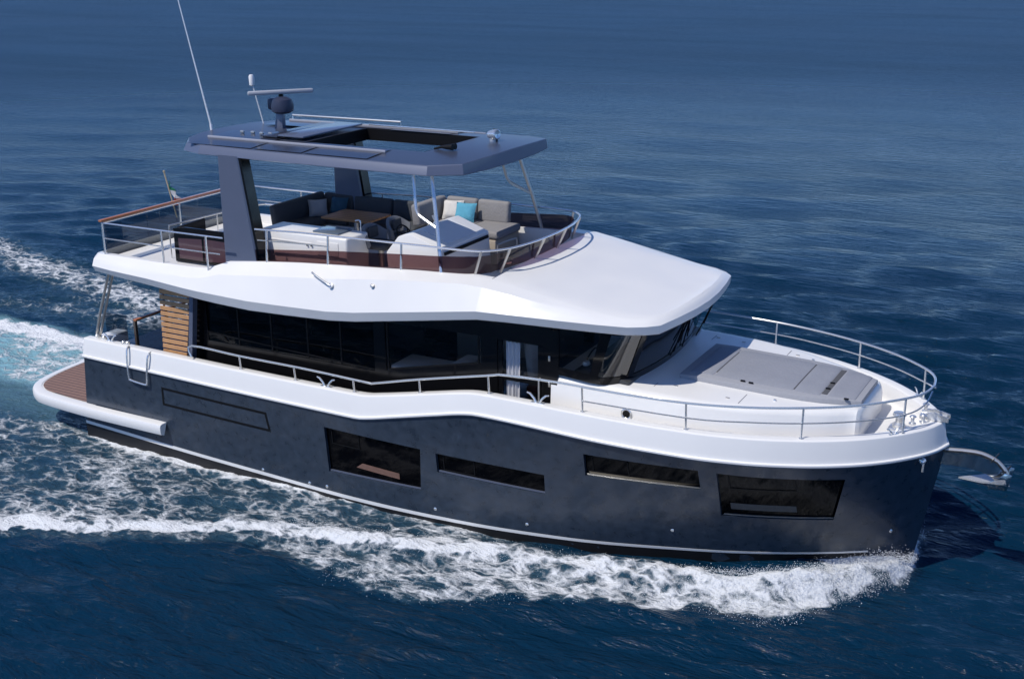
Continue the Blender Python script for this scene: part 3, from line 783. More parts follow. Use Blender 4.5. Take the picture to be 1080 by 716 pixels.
# radar: pedestal, gearbox, scanner bar
bm = B(); prism(bm, [(3.22, 6.2), (3.46, 6.2), (3.46, 6.66), (3.30, 6.66)], 'y', .24, .36, .02); lathe(bm, [(.16, 0), (.16, .03), (.1, .06)], 14, (3.34, .3, 6.24)); rad = part('radar_mast', bm, slate)
bm = B(); lathe(bm, [(.02, 6.64), (.15, 6.645), (.225, 6.69), (.24, 6.80), (.20, 6.93), (.10, 6.985), (.02, 6.99)], 20, (3.44, .3, 0)); box(bm, (3.28, .3, 6.83), (.26, .3, .24), bev=.05); part('radar_gearbox', bm, MAT('dark_blue_radar', (.035, .042, .075), .4, var=.1), rad)
bm = B(); box(bm, (3.42, .3, 7.08), (1.36, .12, .085), RZ(math.radians(50)), .03); part('radar_scanner', bm, MAT('radar_grey', (.42, .43, .46), .4, var=.05), rad)
bm = B(); lathe(bm, [(.05, 6.98), (.05, 7.05)], 10, (3.42, .3, 0)); part('scanner_shaft', bm, black, rad)
# antennas
bm = B(); tube(bm, [(2.12, -.42, 6.22), (2.10, -.42, 6.42)], .03, 8); tube(bm, [(2.10, -.42, 6.4), (1.32, -.4, 9.6)], [.018, .009], 6); part('whip_antenna', bm, MAT('white_fibreglass', (.85, .85, .85), .35, var=.02), ht)
bm = B(); tube(bm, [(2.55, .75, 6.22), (2.30, .75, 7.12)], .013, 6); gm = part('gps_mast', bm, MAT('pale_fibreglass', (.7, .7, .7), .4, var=.03), ht)
bm = B(); lathe(bm, [(.02, 7.10), (.055, 7.12), (.06, 7.30), (.04, 7.34), (0, 7.345)], 12, (2.28, .75, 0)); part('gps_antenna', bm, white, ht)
bm = B(); lathe(bm, [(.0, .0), (.06, .0), (.06, .05), (.03, .07)], 12, (8.28, .62, 6.33)); lathe(bm, [(0, -.11), (.07, -.11), (.09, -.02), (.1, .1), (.08, .115), (0, .1)], 16, (8.30, .62, 6.47), RY(1.45) @ RX(.25)); part('searchlight', bm, steel, ht)
bm = B(); box(bm, (8.24, .80, 6.44), (.10, .06, .22), bev=.02); part('searchlight_bracket', bm, blackm, ht)
bm = B()
for y in (-.62, -.52): tube(bm, [(7.80, y-.1, 6.36), (7.95, y-.1, 6.40), (8.2, y-.1, 6.415)], [.02, .025, .06], 10)
pieces('horn', bm, blackm, ht)
# front struts of the hardtop: Y shaped
for s_ in (-1, 1):
    Y = s_*1.86
    bm = B(); tube(bm, [(8.26, s_*1.58, 6.12), (8.46, s_*1.76, 5.3), (8.50, s_*1.80, 5.15), (8.66, s_*1.96, 4.37)], .036, 8)
    tube(bm, smooth_path([(7.86, s_*1.56, 6.12), (7.97, s_*1.68, 5.52), (8.02, s_*1.71, 5.38), (8.12, s_*1.73, 5.30), (8.49, s_*1.79, 5.14)], 3), .03, 8)
    part('hardtop_strut', bm, steel if s_ < 0 else steel_d)

# ------------------------------------------------------------------ foredeck trunk (coachroof), hatches, porthole
TY = Cur([10.86, 12, 13.2, 14.2, 15.0, 15.5, 15.86], [1.93, 1.93, 1.90, 1.70, 1.36, 1.10, .84])
def TZ(x): return 2.79-.135*(max(0, x-11.4)/4.4)
bm = B(); rows = []
for k in range(41):
    x = 10.86+5.0*k/40; y = TY(x); z = TZ(x)
    prof = [(y+.06, 2.06), (y+.02, z-.10), (y-.01, z-.04), (y-.06, z-.008), (y-.16, z+.004), (y*.45, z+.014), (0, z+.02)]
    rows.append([(x, -a, b) for a, b in prof] + [(x, a, b) for a, b in prof[-2::-1]])
# rounded front
for dx, sh, dz in ((.05, .03, -.01), (.09, .07, -.05), (.115, .09, -.12)):
    y = TY(15.86)-sh; z = TZ(15.86)+dz
    prof = [(y+.08, 2.06), (y+.04, z-.09), (y+.01, z-.04), (y-.03, z-.01), (y-.12, z), (y*.45, z+.008), (0, z+.01)]
    rows.append([(15.86+dx, -a, b) for a, b in prof] + [(15.86+dx, a, b) for a, b in prof[-2::-1]])
loft(bm, rows, cap=True)
trunk = part('foredeck_trunk', bm, white)
bm = B(); y = -TY(12.31)-.045; lathe(bm, [(.098, -.02), (.105, .012), (.085, .022), (.068, .008), (.068, -.02)], 24, (12.31, y, 2.34), RX(math.pi/2)); po = part('porthole', bm, steel, trunk)
bm = B(); lathe(bm, [(0, .004), (.07, .004), (.07, -.01), (0, -.01)], 20, (12.31, y, 2.34), RX(math.pi/2)); part('porthole_glass', bm, black, po)
bm = B()
for x0, x1, y0, y1 in ((12.62, 12.635, -1.55, -.95), (14.12, 14.135, -1.55, -1.0), (12.62, 12.635, .98, 1.6), (14.12, 14.135, 1.0, 1.5)):
    loft(bm, [[(x0, y0, TZ(x0)+.0075), (x0, y1, TZ(x0)+.0105)], [(x1, y0, TZ(x1)+.0075), (x1, y1, TZ(x1)+.0105)]])
pieces('hatch_seam', bm, rubber, trunk)
bm = B()
for x, y in ((12.95, -1.35), (13.9, -1.42), (13.2, 1.5), (14.3, 1.3), (12.7, 1.5)): box(bm, (x, y, TZ(x)+.012), (.07, .03, .014), bev=.004)
pieces('deck_latch', bm, steel_d, trunk)
bm = B()
for y in (-1.15, 1.2): box(bm, (14.62, y*.98, TZ(14.6)+.01), (.05, .05, .05), bev=.012)
pieces('cup_holder', bm, steel, trunk)

# ------------------------------------------------------------------ pulpit rail and side-deck rail (symmetric)
tp = [(2.96, -2.49, 2.06), (2.965, -2.47, 2.29), (4.27, -2.52, 2.29), (5.86, -2.555, 2.30), (7.31, -2.565, 2.27), (7.53, -2.57, 2.29), (8.51, -2.58, 2.53), (9.94, -2.58, 2.84), (10.26, -2.58, 2.90), (11.2, -2.57, 2.935),
      (12.4, -2.54, 2.92), (13.57, -2.44, 2.92), (14.5, -2.20, 2.93), (15.3, -1.86, 2.945), (16.05, -1.40, 2.96), (16.66, -.80, 2.985), (16.88, -.42, 2.99), (16.95, 0, 2.99)]
sp = smooth_path(tp, 4)
full_t = sp + [Vector((p.x, -p.y, p.z)) for p in sp[-2::-1]]
bm = B(); tube(bm, full_t, .021, 8); pr = part('guard_rail', bm, steel)
mp = [(11.75, -2.56, 2.68), (13.57, -2.455, 2.67), (14.5, -2.21, 2.68), (15.3, -1.88, 2.69), (16.05, -1.42, 2.70), (16.66, -.86, 2.72), (16.90, -.45, 2.80), (16.95, -.12, 2.93)]
ms = smooth_path(mp, 4)
for s_ in (1, -1):
    bm = B(); tube(bm, [(p.x, p.y*s_, p.z) for p in ms], .014, 6); part('lower_rail', bm, steel, pr)
def rail_z(x): return float(np.interp(x, [p.x for p in sp], [p.z for p in sp]))
def rail_y(x): return float(np.interp(x, [p.x for p in sp], [p.y for p in sp]))
for s_ in (1, -1):
    for x in (4.25, 5.63, 7.03, 8.51, 9.95, 11.75, 13.55, 15.3, 16.66):
        bm = B(); tube(bm, [(x, (-HB(x)+.17 if x < 16 else rail_y(x)-.05)*s_, ZC(x)-.005), (x, rail_y(x)*s_, rail_z(x))], .018, 8)
        lathe(bm, [(.04, 0), (.04, .012), (.022, .02)], 10, (x, (-HB(x)+.17 if x < 16 else rail_y(x)-.05)*s_, ZC(x)+.0))
        part('post', bm, steel, pr)
# V shaped cleats on the cap
def cleat(x, y, z, rz, k=1):
    bm = B(); M = RZ(rz)
    for d in (-1, 1):
        pts = [Vector((d*.03, 0, -.01)), Vector((d*.07, 0, .07)), Vector((d*.15, 0, .15)), Vector((d*.21, 0, .165))]
        tube(bm, [M @ (p*k)+Vector((x, y, z)) for p in pts], [.022*k, .02*k, .018*k, .012*k], 8)
    box(bm, (x, y, z+.004), (.26*k, .07*k, .014), M, .005)
    return part('mooring_cleat', bm, steel, bul)
for s_ in (-1, 1):
    cleat(6.37, s_*2.53, 2.015, 0); cleat(10.9, s_*2.53, 2.485, 0); cleat(.55, s_*2.36, 2.0, 0, .9)
    cleat(16.55, s_*.98, 2.41, s_*-.9, .7)
bm = B()
for x, y in ((.1, -2.3), (.32, -2.32), (.95, -2.38), (1.05, -2.36)): lathe(bm, [(0, 0), (.05, 0), (.05, .05), (.03, .07), (0, .075)], 10, (x, y, 2.0))
pieces('quarter_fitting', bm, steel, bul)
# windlass, bow roller, chain stopper, fairleads
bm = B(); box(bm, (16.50, -.10, 2.17), (.40, .26, .10), bev=.03); lathe(bm, [(.10, 2.2), (.11, 2.26), (.06, 2.30), (.06, 2.36), (.115, 2.42), (.10, 2.46), (0, 2.47)], 16, (16.46, -.1, 0)); part('windlass', bm, steel)
bm = B(); box(bm, (16.98, 0, 2.44), (.42, .16, .05), bev=.012)
for y in (-.09, .09): prism(bm, [(16.78, 2.42), (17.24, 2.42), (17.24, 2.50), (17.0, 2.56), (16.78, 2.50)], 'y', y-.01, y+.01)
part('bow_roller', bm, steel)
bm = B()
for x, y in ((16.80, .32), (16.72, -.36), (16.86, -.22)): lathe(bm, [(.06, 0), (.06, .02), (.03, .03), (.03, .10), (.06, .13), (.04, .15), (0, .15)], 12, (x, y, 2.40))
pieces('bow_bollard', bm, steel)
bm = B(); lathe(bm, [(0, -.02), (.05, -.02), (.055, .02), (.03, .035), (0, .03)], 14, (16.98, -.62, 1.90), RY(.9) @ RX(1.2)); box(bm, (17.0, -.63, 1.80), (.035, .03, .2), bev=.01); part('bow_eye', bm, steel, hull)

# ------------------------------------------------------------------ flybridge furniture built in: wet bar, helm console, front seat base, ladder rail
FZ = 3.84
bm = B(); box(bm, (5.30, -1.27, 4.26), (2.10, .72, .84), bev=.05, seg=3); bar = part('wet_bar', bm, white)
bm = B(); box(bm, (5.72, -1.22, 4.70), (.62, .46, .035), bev=.012); part('bar_lid', bm, MAT('blue_grey_lid', (.10, .13, .17), .25, coat=.4, var=.05), bar)
bm = B(); box(bm, (4.9, -1.635, 4.5), (1.25, .012, .02)); box(bm, (5.9, -1.635, 4.42), (.5, .012, .30), bev=.004); pieces('bar_door', bm, deckw, bar)
bm = B()
for x in (5.42, 5.52): lathe(bm, [(0, 0), (.02, 0), (.02, .02), (0, .02)], 8, (x, -1.64, 4.47), RX(math.pi/2))
pieces('bar_knob', bm, blackm, bar)
bm = B(); tube(bm, smooth_path([(6.22, -.98, 4.68), (6.22, -.98, 4.86), (6.18, -.98, 4.90), (6.10, -.98, 4.88)], 3), .014, 8); part('tap', bm, steel, bar)
bm = B(); box(bm, (3.95, -.35, 4.06), (.62, 1.0, .44), bev=.04, seg=3); part('aft_locker', bm, white)
bm = B()
prism(bm, [(7.10, FZ), (7.06, 4.45), (7.34, 4.78), (7.60, 4.86), (8.28, 4.62), (8.34, FZ)], 'y', -1.36, .42, .025)
con = part('helm_console', bm, white)
bm = B(); prism(bm, [(7.12, 4.50), (7.33, 4.755), (7.315, 4.77), (7.105, 4.515)], 'y', -1.1, .1); part('instrument_panel', bm, black, con)
bm = B(); prism(bm, [(8.305, 4.50), (8.298, 4.56), (8.316, 4.56), (8.322, 4.50)], 'y', -1.28, .34); part('console_vent', bm, blackm, con)
bm = B(); prism(bm, [(7.62, 4.855), (8.2, 4.652), (8.2, 4.664), (7.62, 4.867)], 'y', -.95, .05); part('console_pad', bm, MAT('pale_blue_grey_vinyl', (.74, .76, .79), .5, var=.03), con)
bm = B()
M = RY(-.55)
tube(bm, [Vector((7.0, -.62, 4.62))+M @ Vector((0, .21*math.cos(a), .21*math.sin(a))) for a in np.linspace(0, 2*math.pi, 25)[:-1]], .016, 6, closed=True)
for a in (.5, 2.6, 4.7): tube(bm, [Vector((7.04, -.62, 4.60)), Vector((7.0, -.62, 4.62))+M @ Vector((0, .21*math.cos(a), .21*math.sin(a)))], .013, 6)
lathe(bm, [(.05, 0), (.04, .12)], 10, (7.0, -.62, 4.61), RY(1.1)); part('steering_wheel', bm, blackm, con)
bm = B(); box(bm, (7.22, .2, 4.70), (.12, .12, .10), bev=.03); tube(bm, [(7.22, .17, 4.7), (7.14, .17, 4.86)], .018, 6); tube(bm, [(7.22, .23, 4.7), (7.12, .23, 4.85)], .018, 6); part('throttle', bm, steel, con)
bm = B(); box(bm, (7.36, 1.28, 4.08), (1.72, 1.0, .50), bev=.03); fb = part('front_seat_base', bm, beige)
bm = B(); box(bm, (8.95, 1.15, 3.98), (.5, 1.2, .28), bev=.04); part('forward_step', bm, white)
bm = B()
tube(bm, smooth_path([(8.55, .28, 3.85), (8.55, .28, 4.34), (8.58, .31, 4.40), (8.62, .85, 4.40), (8.64, .90, 4.34), (8.64, .90, 4.0)], 3), .018, 8); tube(bm, [(8.55, .28, 4.12), (8.64, .90, 4.12)], .013, 6); tube(bm, [(8.55, .28, 4.12), (8.85, .5, 4.12), (8.9, .92, 4.1)], .013, 6)
part('ladder_rail', bm, steel_d)
bm = B(); box(bm, (9.2, .25, 3.87), (.62, .66, .06), bev=.02); part('deck_hatch', bm, black)

# ------------------------------------------------------------------ loose things on the flybridge
def puff(bm, c, s, rot=None, bev=.06, seg=4): return box(bm, c, s, rot, bev, seg)
# U shaped lounge sofa aft
t = empty('lounge_sofa', (4.6, 1.2, FZ)); tag(t, 'U shaped charcoal lounge sofa around the teak table in the shade of the hardtop', 'sofa')
def subs(name, bm, mat, o):
    bm.verts.index_update()
    for isl in islands(bm):
        b2 = B(); mp_ = {v: b2.verts.new(v.co) for v in isl}
        for f_ in {f_ for v in isl for f_ in v.link_faces}: b2.faces.new([mp_[v] for v in f_.verts])
        sub(name, b2, mat, o)
    bm.free()
def sub(name, bm, mat, o): 
    q = obj(name, bm, mat, o); q.location = -Vector(o.location); return q
bm = B(); box(bm, (4.6, 1.40, FZ+.16), (2.9, .62, .32), bev=.02); box(bm, (3.52, .75, FZ+.16), (.62, 1.3, .32), bev=.02); sub('sofa_base', bm, white, t)
bm = B()
for x in (3.9, 4.85, 5.65): puff(bm, (x, 1.38, FZ+.40), (.93, .62, .15))
puff(bm, (3.55, .62, FZ+.40), (.60, .92, .15)); subs('seat_cushion', bm, cush_d, t)
bm = B()
for x, w in ((3.72, .8), (4.65, 1.0), (5.6, .86)): puff(bm, (x, 1.72, FZ+.66), (w, .16, .44), RX(-.12))
puff(bm, (3.24, .66, FZ+.66), (.17, 1.36, .46), RY(-.12)); puff(bm, (3.24, 1.5, FZ+.66), (.17, .5, .46), RY(-.12)); subs('back_cushion', bm, cush_d, t)
# L shaped front sofa
t = empty('front_sofa', (7.0, 1.3, FZ+.49)); tag(t, 'L shaped taupe front sofa beside the white helm console', 'sofa')
z0 = FZ+.49
bm = B(); puff(bm, (7.00, 1.27, z0+.09), (.86, .98, .16)); puff(bm, (7.86, 1.27, z0+.09), (.84, .98, .16)); subs('seat_cushion', bm, cush, t)
bm = B(); puff(bm, (6.90, 1.74, z0+.36), (.74, .17, .46), RX(-.1)); puff(bm, (7.66, 1.74, z0+.36), (.74, .17, .46), RX(-.1)); puff(bm, (6.42, 1.2, z0+.36), (.20, 1.12, .46), RY(-.1)); subs('back_cushion', bm, cush, t)
# table
t = empty('teak_table', (4.95, .62, FZ)); tag(t, 'varnished teak dining table standing in front of the lounge sofa', 'table')
bm = B(); box(bm, (4.95, .62, FZ+.70), (1.20, .86, .05), bev=.02); sub('tabletop', bm, teak_tab, t)
bm = B(); lathe(bm, [(.18, 0), (.18, .02), (.06, .05), (.05, .67), (.12, .68)], 16, (4.95, .62, FZ)); sub('leg', bm, steel, t)
# helm chairs
def helm_chair(x, y, lab):
    t = empty('helm_chair', (x, y, FZ)); tag(t, lab, 'chair', 'helm chairs on the flybridge')
    bm = B(); lathe(bm, [(.20, 0), (.19, .02), (.06, .05), (.055, .46), (.12, .48)], 16, (0, 0, 0)); obj('pedestal', bm, steel_d, t)
    bm = B(); puff(bm, (.02, 0, .54), (.50, .50, .14), bev=.06); obj('seat', bm, cush_d, t)
    bm = B(); rows = []
    for k in range(13):
        a = -1.25+2.5*k/12; R = .27; hh = .93-.20*abs(math.sin(a))**3
        cx = .04-R*math.cos(a); cy = R*math.sin(a)
        o = Vector((-math.cos(a), math.sin(a), 0))
        rows.append([(cx, cy, .56), (cx+o.x*.05, cy+o.y*.05, hh-.04), (cx+o.x*.075, cy+o.y*.075, hh), (cx+o.x*.12, cy+o.y*.12, hh-.02), (cx+o.x*.12, cy+o.y*.12, hh-.10), (cx+o.x*.07, cy+o.y*.07, .50)])
    loft(bm, rows, closed_v=True, cap=True); obj('backrest', bm, MAT('grey_chair_vinyl', (.20, .205, .22), .6, var=.06), t, ang=50)
    bm = B(); puff(bm, (-.17, 0, .78), (.06, .30, .22), RY(-.1), .03); obj('back_pad', bm, cush_d, t)
helm_chair(6.45, -.66, 'grey bucket helm chair nearest the wet bar')
helm_chair(6.50, .10, 'grey bucket helm chair between the front sofa and the other helm chair')
def pillow(c, s, rot, mat, lab):
    bm = B(); n = 10; rows = []
    top = [[None]*(n+1) for _ in range(n+1)]; bot = [[None]*(n+1) for _ in range(n+1)]
    for i in range(n+1):
        for j in range(n+1):
            u = -1+2*i/n; v = -1+2*j/n
            h = (max(0, (1-u**4))*max(0, (1-v**4)))**.6*.5
            px = u*(1-.07*(1-v*v)); py = v*(1-.07*(1-u*u))
            wv = .03*math.sin(5*u+3*v)*h
            top[i][j] = bm.verts.new((px*s[0]/2, py*s[1]/2, h*s[2]+wv)); bot[i][j] = bm.verts.new((px*s[0]/2, py*s[1]/2, -h*s[2]+wv))
    for i in range(n):
        for j in range(n):
            bm.faces.new((top[i][j], top[i+1][j], top[i+1][j+1], top[i][j+1])); bm.faces.new((bot[i][j], bot[i][j+1], bot[i+1][j+1], bot[i+1][j]))
    bmesh.ops.remove_doubles(bm, verts=bm.verts, dist=1e-4)
    bmesh.ops.rotate(bm, cent=(0, 0, 0), matrix=rot, verts=bm.verts)
    o = obj('throw_pillow', bm, mat, ang=60); o.location = c
    tag(o, lab, 'pillow')
lean = RX(math.radians(62))
pillow((6.80, 1.50, z0+.36), (.44, .42, .17), RZ(.25) @ lean, p_white, 'off white throw pillow leaning in the corner of the front sofa')
pillow((7.14, 1.43, z0+.35), (.46, .42, .17), RZ(.12) @ lean, p_blue, 'bright turquoise throw pillow overlapping the white one on the front sofa')
pillow((3.52, 1.18, FZ+.64), (.42, .40, .16), RZ(.75) @ lean, p_grey, 'pale grey throw pillow in the corner of the charcoal lounge sofa')
pillow((3.85, 1.50, FZ+.66), (.42, .40, .16), RZ(.15) @ lean, p_navy, 'dark petrol blue throw pillow on the charcoal lounge sofa')
# sunpad on the foredeck trunk
t = empty('sunpad', (14.4, 0, TZ(14.4)+.02)); tag(t, 'large grey padded sunpad lying on the white foredeck', 'sunpad')
def padtop(bm, x0, x1, ya, yb, h, bev=.03, front=False):
    """cushion on the trunk: half widths ya at x0 and yb at x1"""
    n = 10; rows = []
    for k in range(n+1):
        x = x0+(x1-x0)*k/n; y = ya+(yb-ya)*k/n
        if front and k > 5: y -= .34*((k-5)/5)**2.6
        e = min(k, n-k); hh = h-(bev*.6 if e == 0 else 0)
        zb = TZ(x)+.006
        pr_ = [(y, zb), (y, zb+hh-bev), (y-bev*.3, zb+hh-bev*.3), (y-bev, zb+hh), (y*.5, zb+hh+.006), (0, zb+hh+.008)]
        rows.append([(x, -a, b) for a, b in pr_] + [(x, a, b) for a, b in pr_[-2::-1]])
    loft(bm, rows, cap=True)
bm = B(); padtop(bm, 12.86, 15.92, .95, .93, .10, front=True); sub('pad_base', bm, MAT('sunpad_border', (.33, .335, .36), .85, var=.05, bump=.4, bscale=20), t)
for x0, x1, ya, yb, h in ((13.00, 13.40, .78, .77, .118), (13.425, 14.80, .77, .76, .118), (14.825, 15.26, .76, .75, .118), (15.37, 15.82, .72, .62, .108)):
    bm = B(); padtop(bm, x0, x1, ya, yb, h, .02); sub('pad_cushion', bm, cush_s, t)
bm = B()
for x0, x1, y in ((13.40, 13.425, .6), (14.80, 14.825, .7), (15.27, 15.36, .66)): box(bm, ((x0+x1)/2, -.0, TZ(x0)+.09), (x1-x0, y*2, .05))
subs('pad_gap', bm, cush_e, t)
bm = B()
for x, y in ((13.95, -.80), (14.1, -.82), (15.31, -.4), (15.31, -.1), (15.7, -.72)): box(bm, (x, y, TZ(x)+.125), (.08, .04, .025), bev=.008)
subs('buckle', bm, blackm, t)

# ensign on its staff at the aft rail
t = empty('flagstaff', (.48, 0, 4.55)); tag(t, 'slim wooden flagstaff with a drooping green white and red flag at the aft rail', 'flagstaff')
bm = B(); tube(bm, [(.0, 0, -.35), (-.26, 0, .66)], .014, 8); lathe(bm, [(0, 0), (.025, .01), (.025, .03), (0, .045)], 8, (-.26, 0, .65)); obj('staff', bm, MAT('pale_wood_staff', (.5, .4, .25), .4, var=.1), t)
for k, (c, nm) in enumerate((((.02, .20, .10), 'green_stripe'), ((.75, .75, .72), 'white_stripe'), ((.50, .07, .04), 'red_stripe'))):
    bm = B(); rows = []
    for i in range(9):
        u = (k+i/8)/3
        rows.append([(-.20+.16*u+.10*v*math.sin(2.2*u+.4)+.02*math.sin(u*11+v*7), .015+.13*v*(.5+.8*u)+.03*math.sin(u*12+v*6), .47-.56*u-.16*v*(1-u)) for v in [q/8 for q in range(9)]])
    loft(bm, rows); obj(nm, bm, MAT('flag_'+nm, c, .9, var=.08), t)

# stainless anchor stowed over the stem
t = empty('bow_anchor', (17.2, 0, 1.75)); tag(t, 'polished stainless anchor hung ahead of the bow', 'anchor')
bm = B()
poly = smooth_path([(17.0, 1.885, 0), (17.5, 1.945, 0), (17.8, 1.95, 0), (18.05, 1.86, 0), (18.2, 1.70, 0), (18.24, 1.55, 0)], 3)
low = smooth_path([(18.10, 1.50, 0), (18.02, 1.55, 0), (17.9, 1.62, 0), (17.65, 1.66, 0), (17.35, 1.66, 0), (17.0, 1.65, 0)], 3)
prism(bm, [(p.x, p.y) for p in poly+low], 'y', -.03, .03, .006); sub('shank', bm, steel_m, t)
bm = B(); tube(bm, [(p.x, 0, p.y) for p in poly], .036, 8); sub('shank_rib', bm, steel_d, t)
bm = B(); prism(bm, [(17.98, 1.42), (18.26, 1.44), (18.31, 1.72), (18.20, 1.74), (18.10, 1.60), (17.96, 1.53)], 'y', -.17, -.145, .004); prism(bm, [(17.98, 1.42), (18.26, 1.44), (18.31, 1.72), (18.20, 1.74), (18.10, 1.60), (17.96, 1.53)], 'y', .145, .17, .004); subs('crown_plate', bm, steel_m, t)
bm = B()
A = [(17.48, 0, 1.44), (17.85, -.16, 1.50), (18.22, -.26, 1.58), (18.28, 0, 1.42), (18.22, .26, 1.58), (17.85, .16, 1.50)]
vb = [bm.verts.new(p) for p in A]; vt = [bm.verts.new((p[0], p[1], p[2]+.03)) for p in A]
cb_, ct_ = bm.verts.new((17.95, 0, 1.40)), bm.verts.new((17.95, 0, 1.435))
for i in range(6):
    j = (i+1) % 6; bm.faces.new((vb[i], vb[j], cb_)); bm.faces.new((vt[i], ct_, vt[j])); bm.faces.new((vb[i], vt[i], vt[j], vb[j]))
sub('fluke', bm, steel, t)
bm = B(); tube(bm, [(17.05, -.045, 1.87), (17.5, -.045, 1.935), (17.8, -.045, 1.935), (18.05, -.045, 1.85), (18.2, -.045, 1.69)], .016, 6)
for x, z in ((18.0, 1.90), (18.2, 1.72)): tube(bm, [(x-.03, -.1, z-.03), (x+.05, .12, z+.05)], .014, 6)
subs('anchor_pin', bm, MAT('dark_steel', (.10, .10, .10), .3, metal=.8, var=.1), t)

# ------------------------------------------------------------------ the sea: one sheet to the horizon, with the boat's waves and foam in it
def axis(lo, hi, step, far, grow=1.045, glo=None):
    glo = glo or grow
    mid = list(np.arange(lo, hi+1e-6, step)); a = []; d = step; x = lo
    while x > -far: d *= glo; x -= d; a.append(x)
    b = []; d = step; x = hi
    while x < far: d *= grow; x += d; b.append(x)
    return np.array(a[::-1]+mid+b)
gx = axis(-14, 20, .07, 9000); gy = axis(-10.5, 10, .07, 9000, 1.04, 1.15)
X, Y = np.meshgrid(gx, gy, indexing='ij')
SPX = np.gradient(gx)[:, None]; SPY = np.gradient(gy)[None, :]; SP = np.maximum(SPX, SPY)
Z = np.zeros_like(X)
wind = math.radians(-74)                                           # direction the ripples travel
for k in range(90):
    lam = 0.30*(9/0.30)**(rng.random()**1.35); th = wind+rng.normal(0, .36); kk = 2*math.pi/lam
    amp = .0054*min(lam, 1.6)**.9*(1 if lam < 1.6 else (1.6/lam)**.6)
    Z += np.where(SP < lam/3.5, 1, 0)*amp*np.sin(kk*(X*math.cos(th)+Y*math.sin(th))+rng.random()*6.28)
def vnoise(x, y, seed):
    r = np.random.default_rng(seed); T = r.random((256, 256))
    xi = np.floor(x).astype(int); yi = np.floor(y).astype(int); fx = x-xi; fy = y-yi
    fx = fx*fx*(3-2*fx); fy = fy*fy*(3-2*fy)
    a = T[xi % 256, yi % 256]; b = T[(xi+1) % 256, yi % 256]; c = T[xi % 256, (yi+1) % 256]; d = T[(xi+1) % 256, (yi+1) % 256]
    return (a*(1-fx)+b*fx)*(1-fy)+(c*(1-fx)+d*fx)*fy
def fbm(x, y, seed, o=4):
    s_ = 0; a = .5; f_ = 1
    for i in range(o): s_ = s_+a*vnoise(x*f_+17.3*i, y*f_+9.1*i, seed+i); a *= .5; f_ *= 2.03
    return s_/(1-.5**o)
def smst(a, b, v): t = np.clip((v-a)/(b-a), 0, 1); return t*t*(3-2*t)
# wobble the wake lines so that nothing runs straight
wobx = (fbm(X*.55, Y*.55, 3)-.5); wob = (fbm(X*.9, Y*.9, 40)-.5)*.9+(fbm(X*2.6, Y*2.6, 44)-.5)*.6+(fbm(X*6, Y*6, 47)-.5)*.5
cx_ = [-40, -20, -12, -6, -2, 1.6, 3.7, 5.5, 7.4, 8.7, 10.6, 12.0, 13.2, 14.5, 15.2, 15.8, 16.5, 17.0, 17.3]
cy_ = [20, 14.5, 11.6, 9.5, 8.0, 6.5, 5.6, 4.5, 4.05, 3.75, 3.2, 2.95, 2.65, 2.45, 2.15, 1.7, 1.0, .45, .05]
ox_ = [-40, -2, 1.9, 2.8, 4, 5, 5.85, 6.9, 8, 10, 11.4, 12, 13.3, 14.1, 15.1, 15.6, 15.9, 16.5, 17.05, 17.3]
oy_ = [20.3, 8.3, 6.75, 6.4, 5.9, 5.4, 4.85, 4.85, 5.1, 5.1, 4.4, 3.95, 3.45, 3.1, 3.1, 2.85, 2.25, 1.35, .75, .1]
star = Y < 0
A_ = np.abs(Y)
cr = np.interp(X, cx_, cy_)+wob*.55*np.clip((17-X)/4, .1, 1); ou = np.interp(X, ox_, oy_)+wob*.7*np.clip((17-X)/3, .15, 1)
portc = np.interp(X, [-30, -17.8, -12.5, -9, -6.4, -2], [13.5, 8.9, 7.2, 6.4, 6.0, 5.6])
cr = np.where(star | (X > -1), cr, portc+.3+wob*.8); ou = np.where(star | (X > -1), np.maximum(ou, cr), cr+.9)
hx = np.interp(X, [-1, 0, 4, 7.5, 9.5, 11.5, 14, 15.5, 16.5, 17], [2.2, 2.42, 2.5, 2.5, 2.4, 2.1, 1.4, .75, .25, 0])
ahead = smst(17.12, 16.75, X)
inside = A_ < cr
lace = np.interp(X, [-14, -6, 0, 4, 9, 11.5, 12.5, 14.6, 15.6], [.22, .33, .38, .39, .36, .34, .28, .34, .5])
ridge = np.exp(-((A_-cr)/np.where(A_ < cr, np.interp(X, [-10, 0, 8, 14, 16], [.5, .55, .5, .5, .6]), .28))**2)
rs = np.interp(X, [-20, -8, -2, 1, 6, 10, 12.5, 14, 17], [.15, .22, .32, .42, .45, .40, .36, .36, .36])
brk = np.clip(.45+1.25*(fbm(X*1.7, Y*1.7, 201, 4)-.22)*1.0, .25, 1.35)
F = np.where(inside, lace*smst(-.35, .5, A_-hx+.3), 0)+ridge*rs*brk
hug = np.exp(-((A_-hx)/.22)**2)*np.interp(X, [-1, 0, 3, 5.5, 7, 11, 13, 15, 17], [.0, .2, .38, .32, .12, .10, .05, .2, .5])
F = F+np.where(A_ < cr, hug, 0)
gap = np.interp(X, [9.5, 12.0, 15.0, 15.9], [0, .5, .5, 0])*np.exp(-((A_-hx-.15)/.42)**2); F = F-gap
outer = np.interp(X, [-5, 3, 5, 6.9, 9, 11, 12.5, 14, 17], [.2, .3, .36, .42, .45, .47, .52, .58, .56])
F = np.where((~inside) & (A_ < ou), np.maximum(F, outer*smst(0, .3, ou-A_+.12)), F)
F = F*ahead
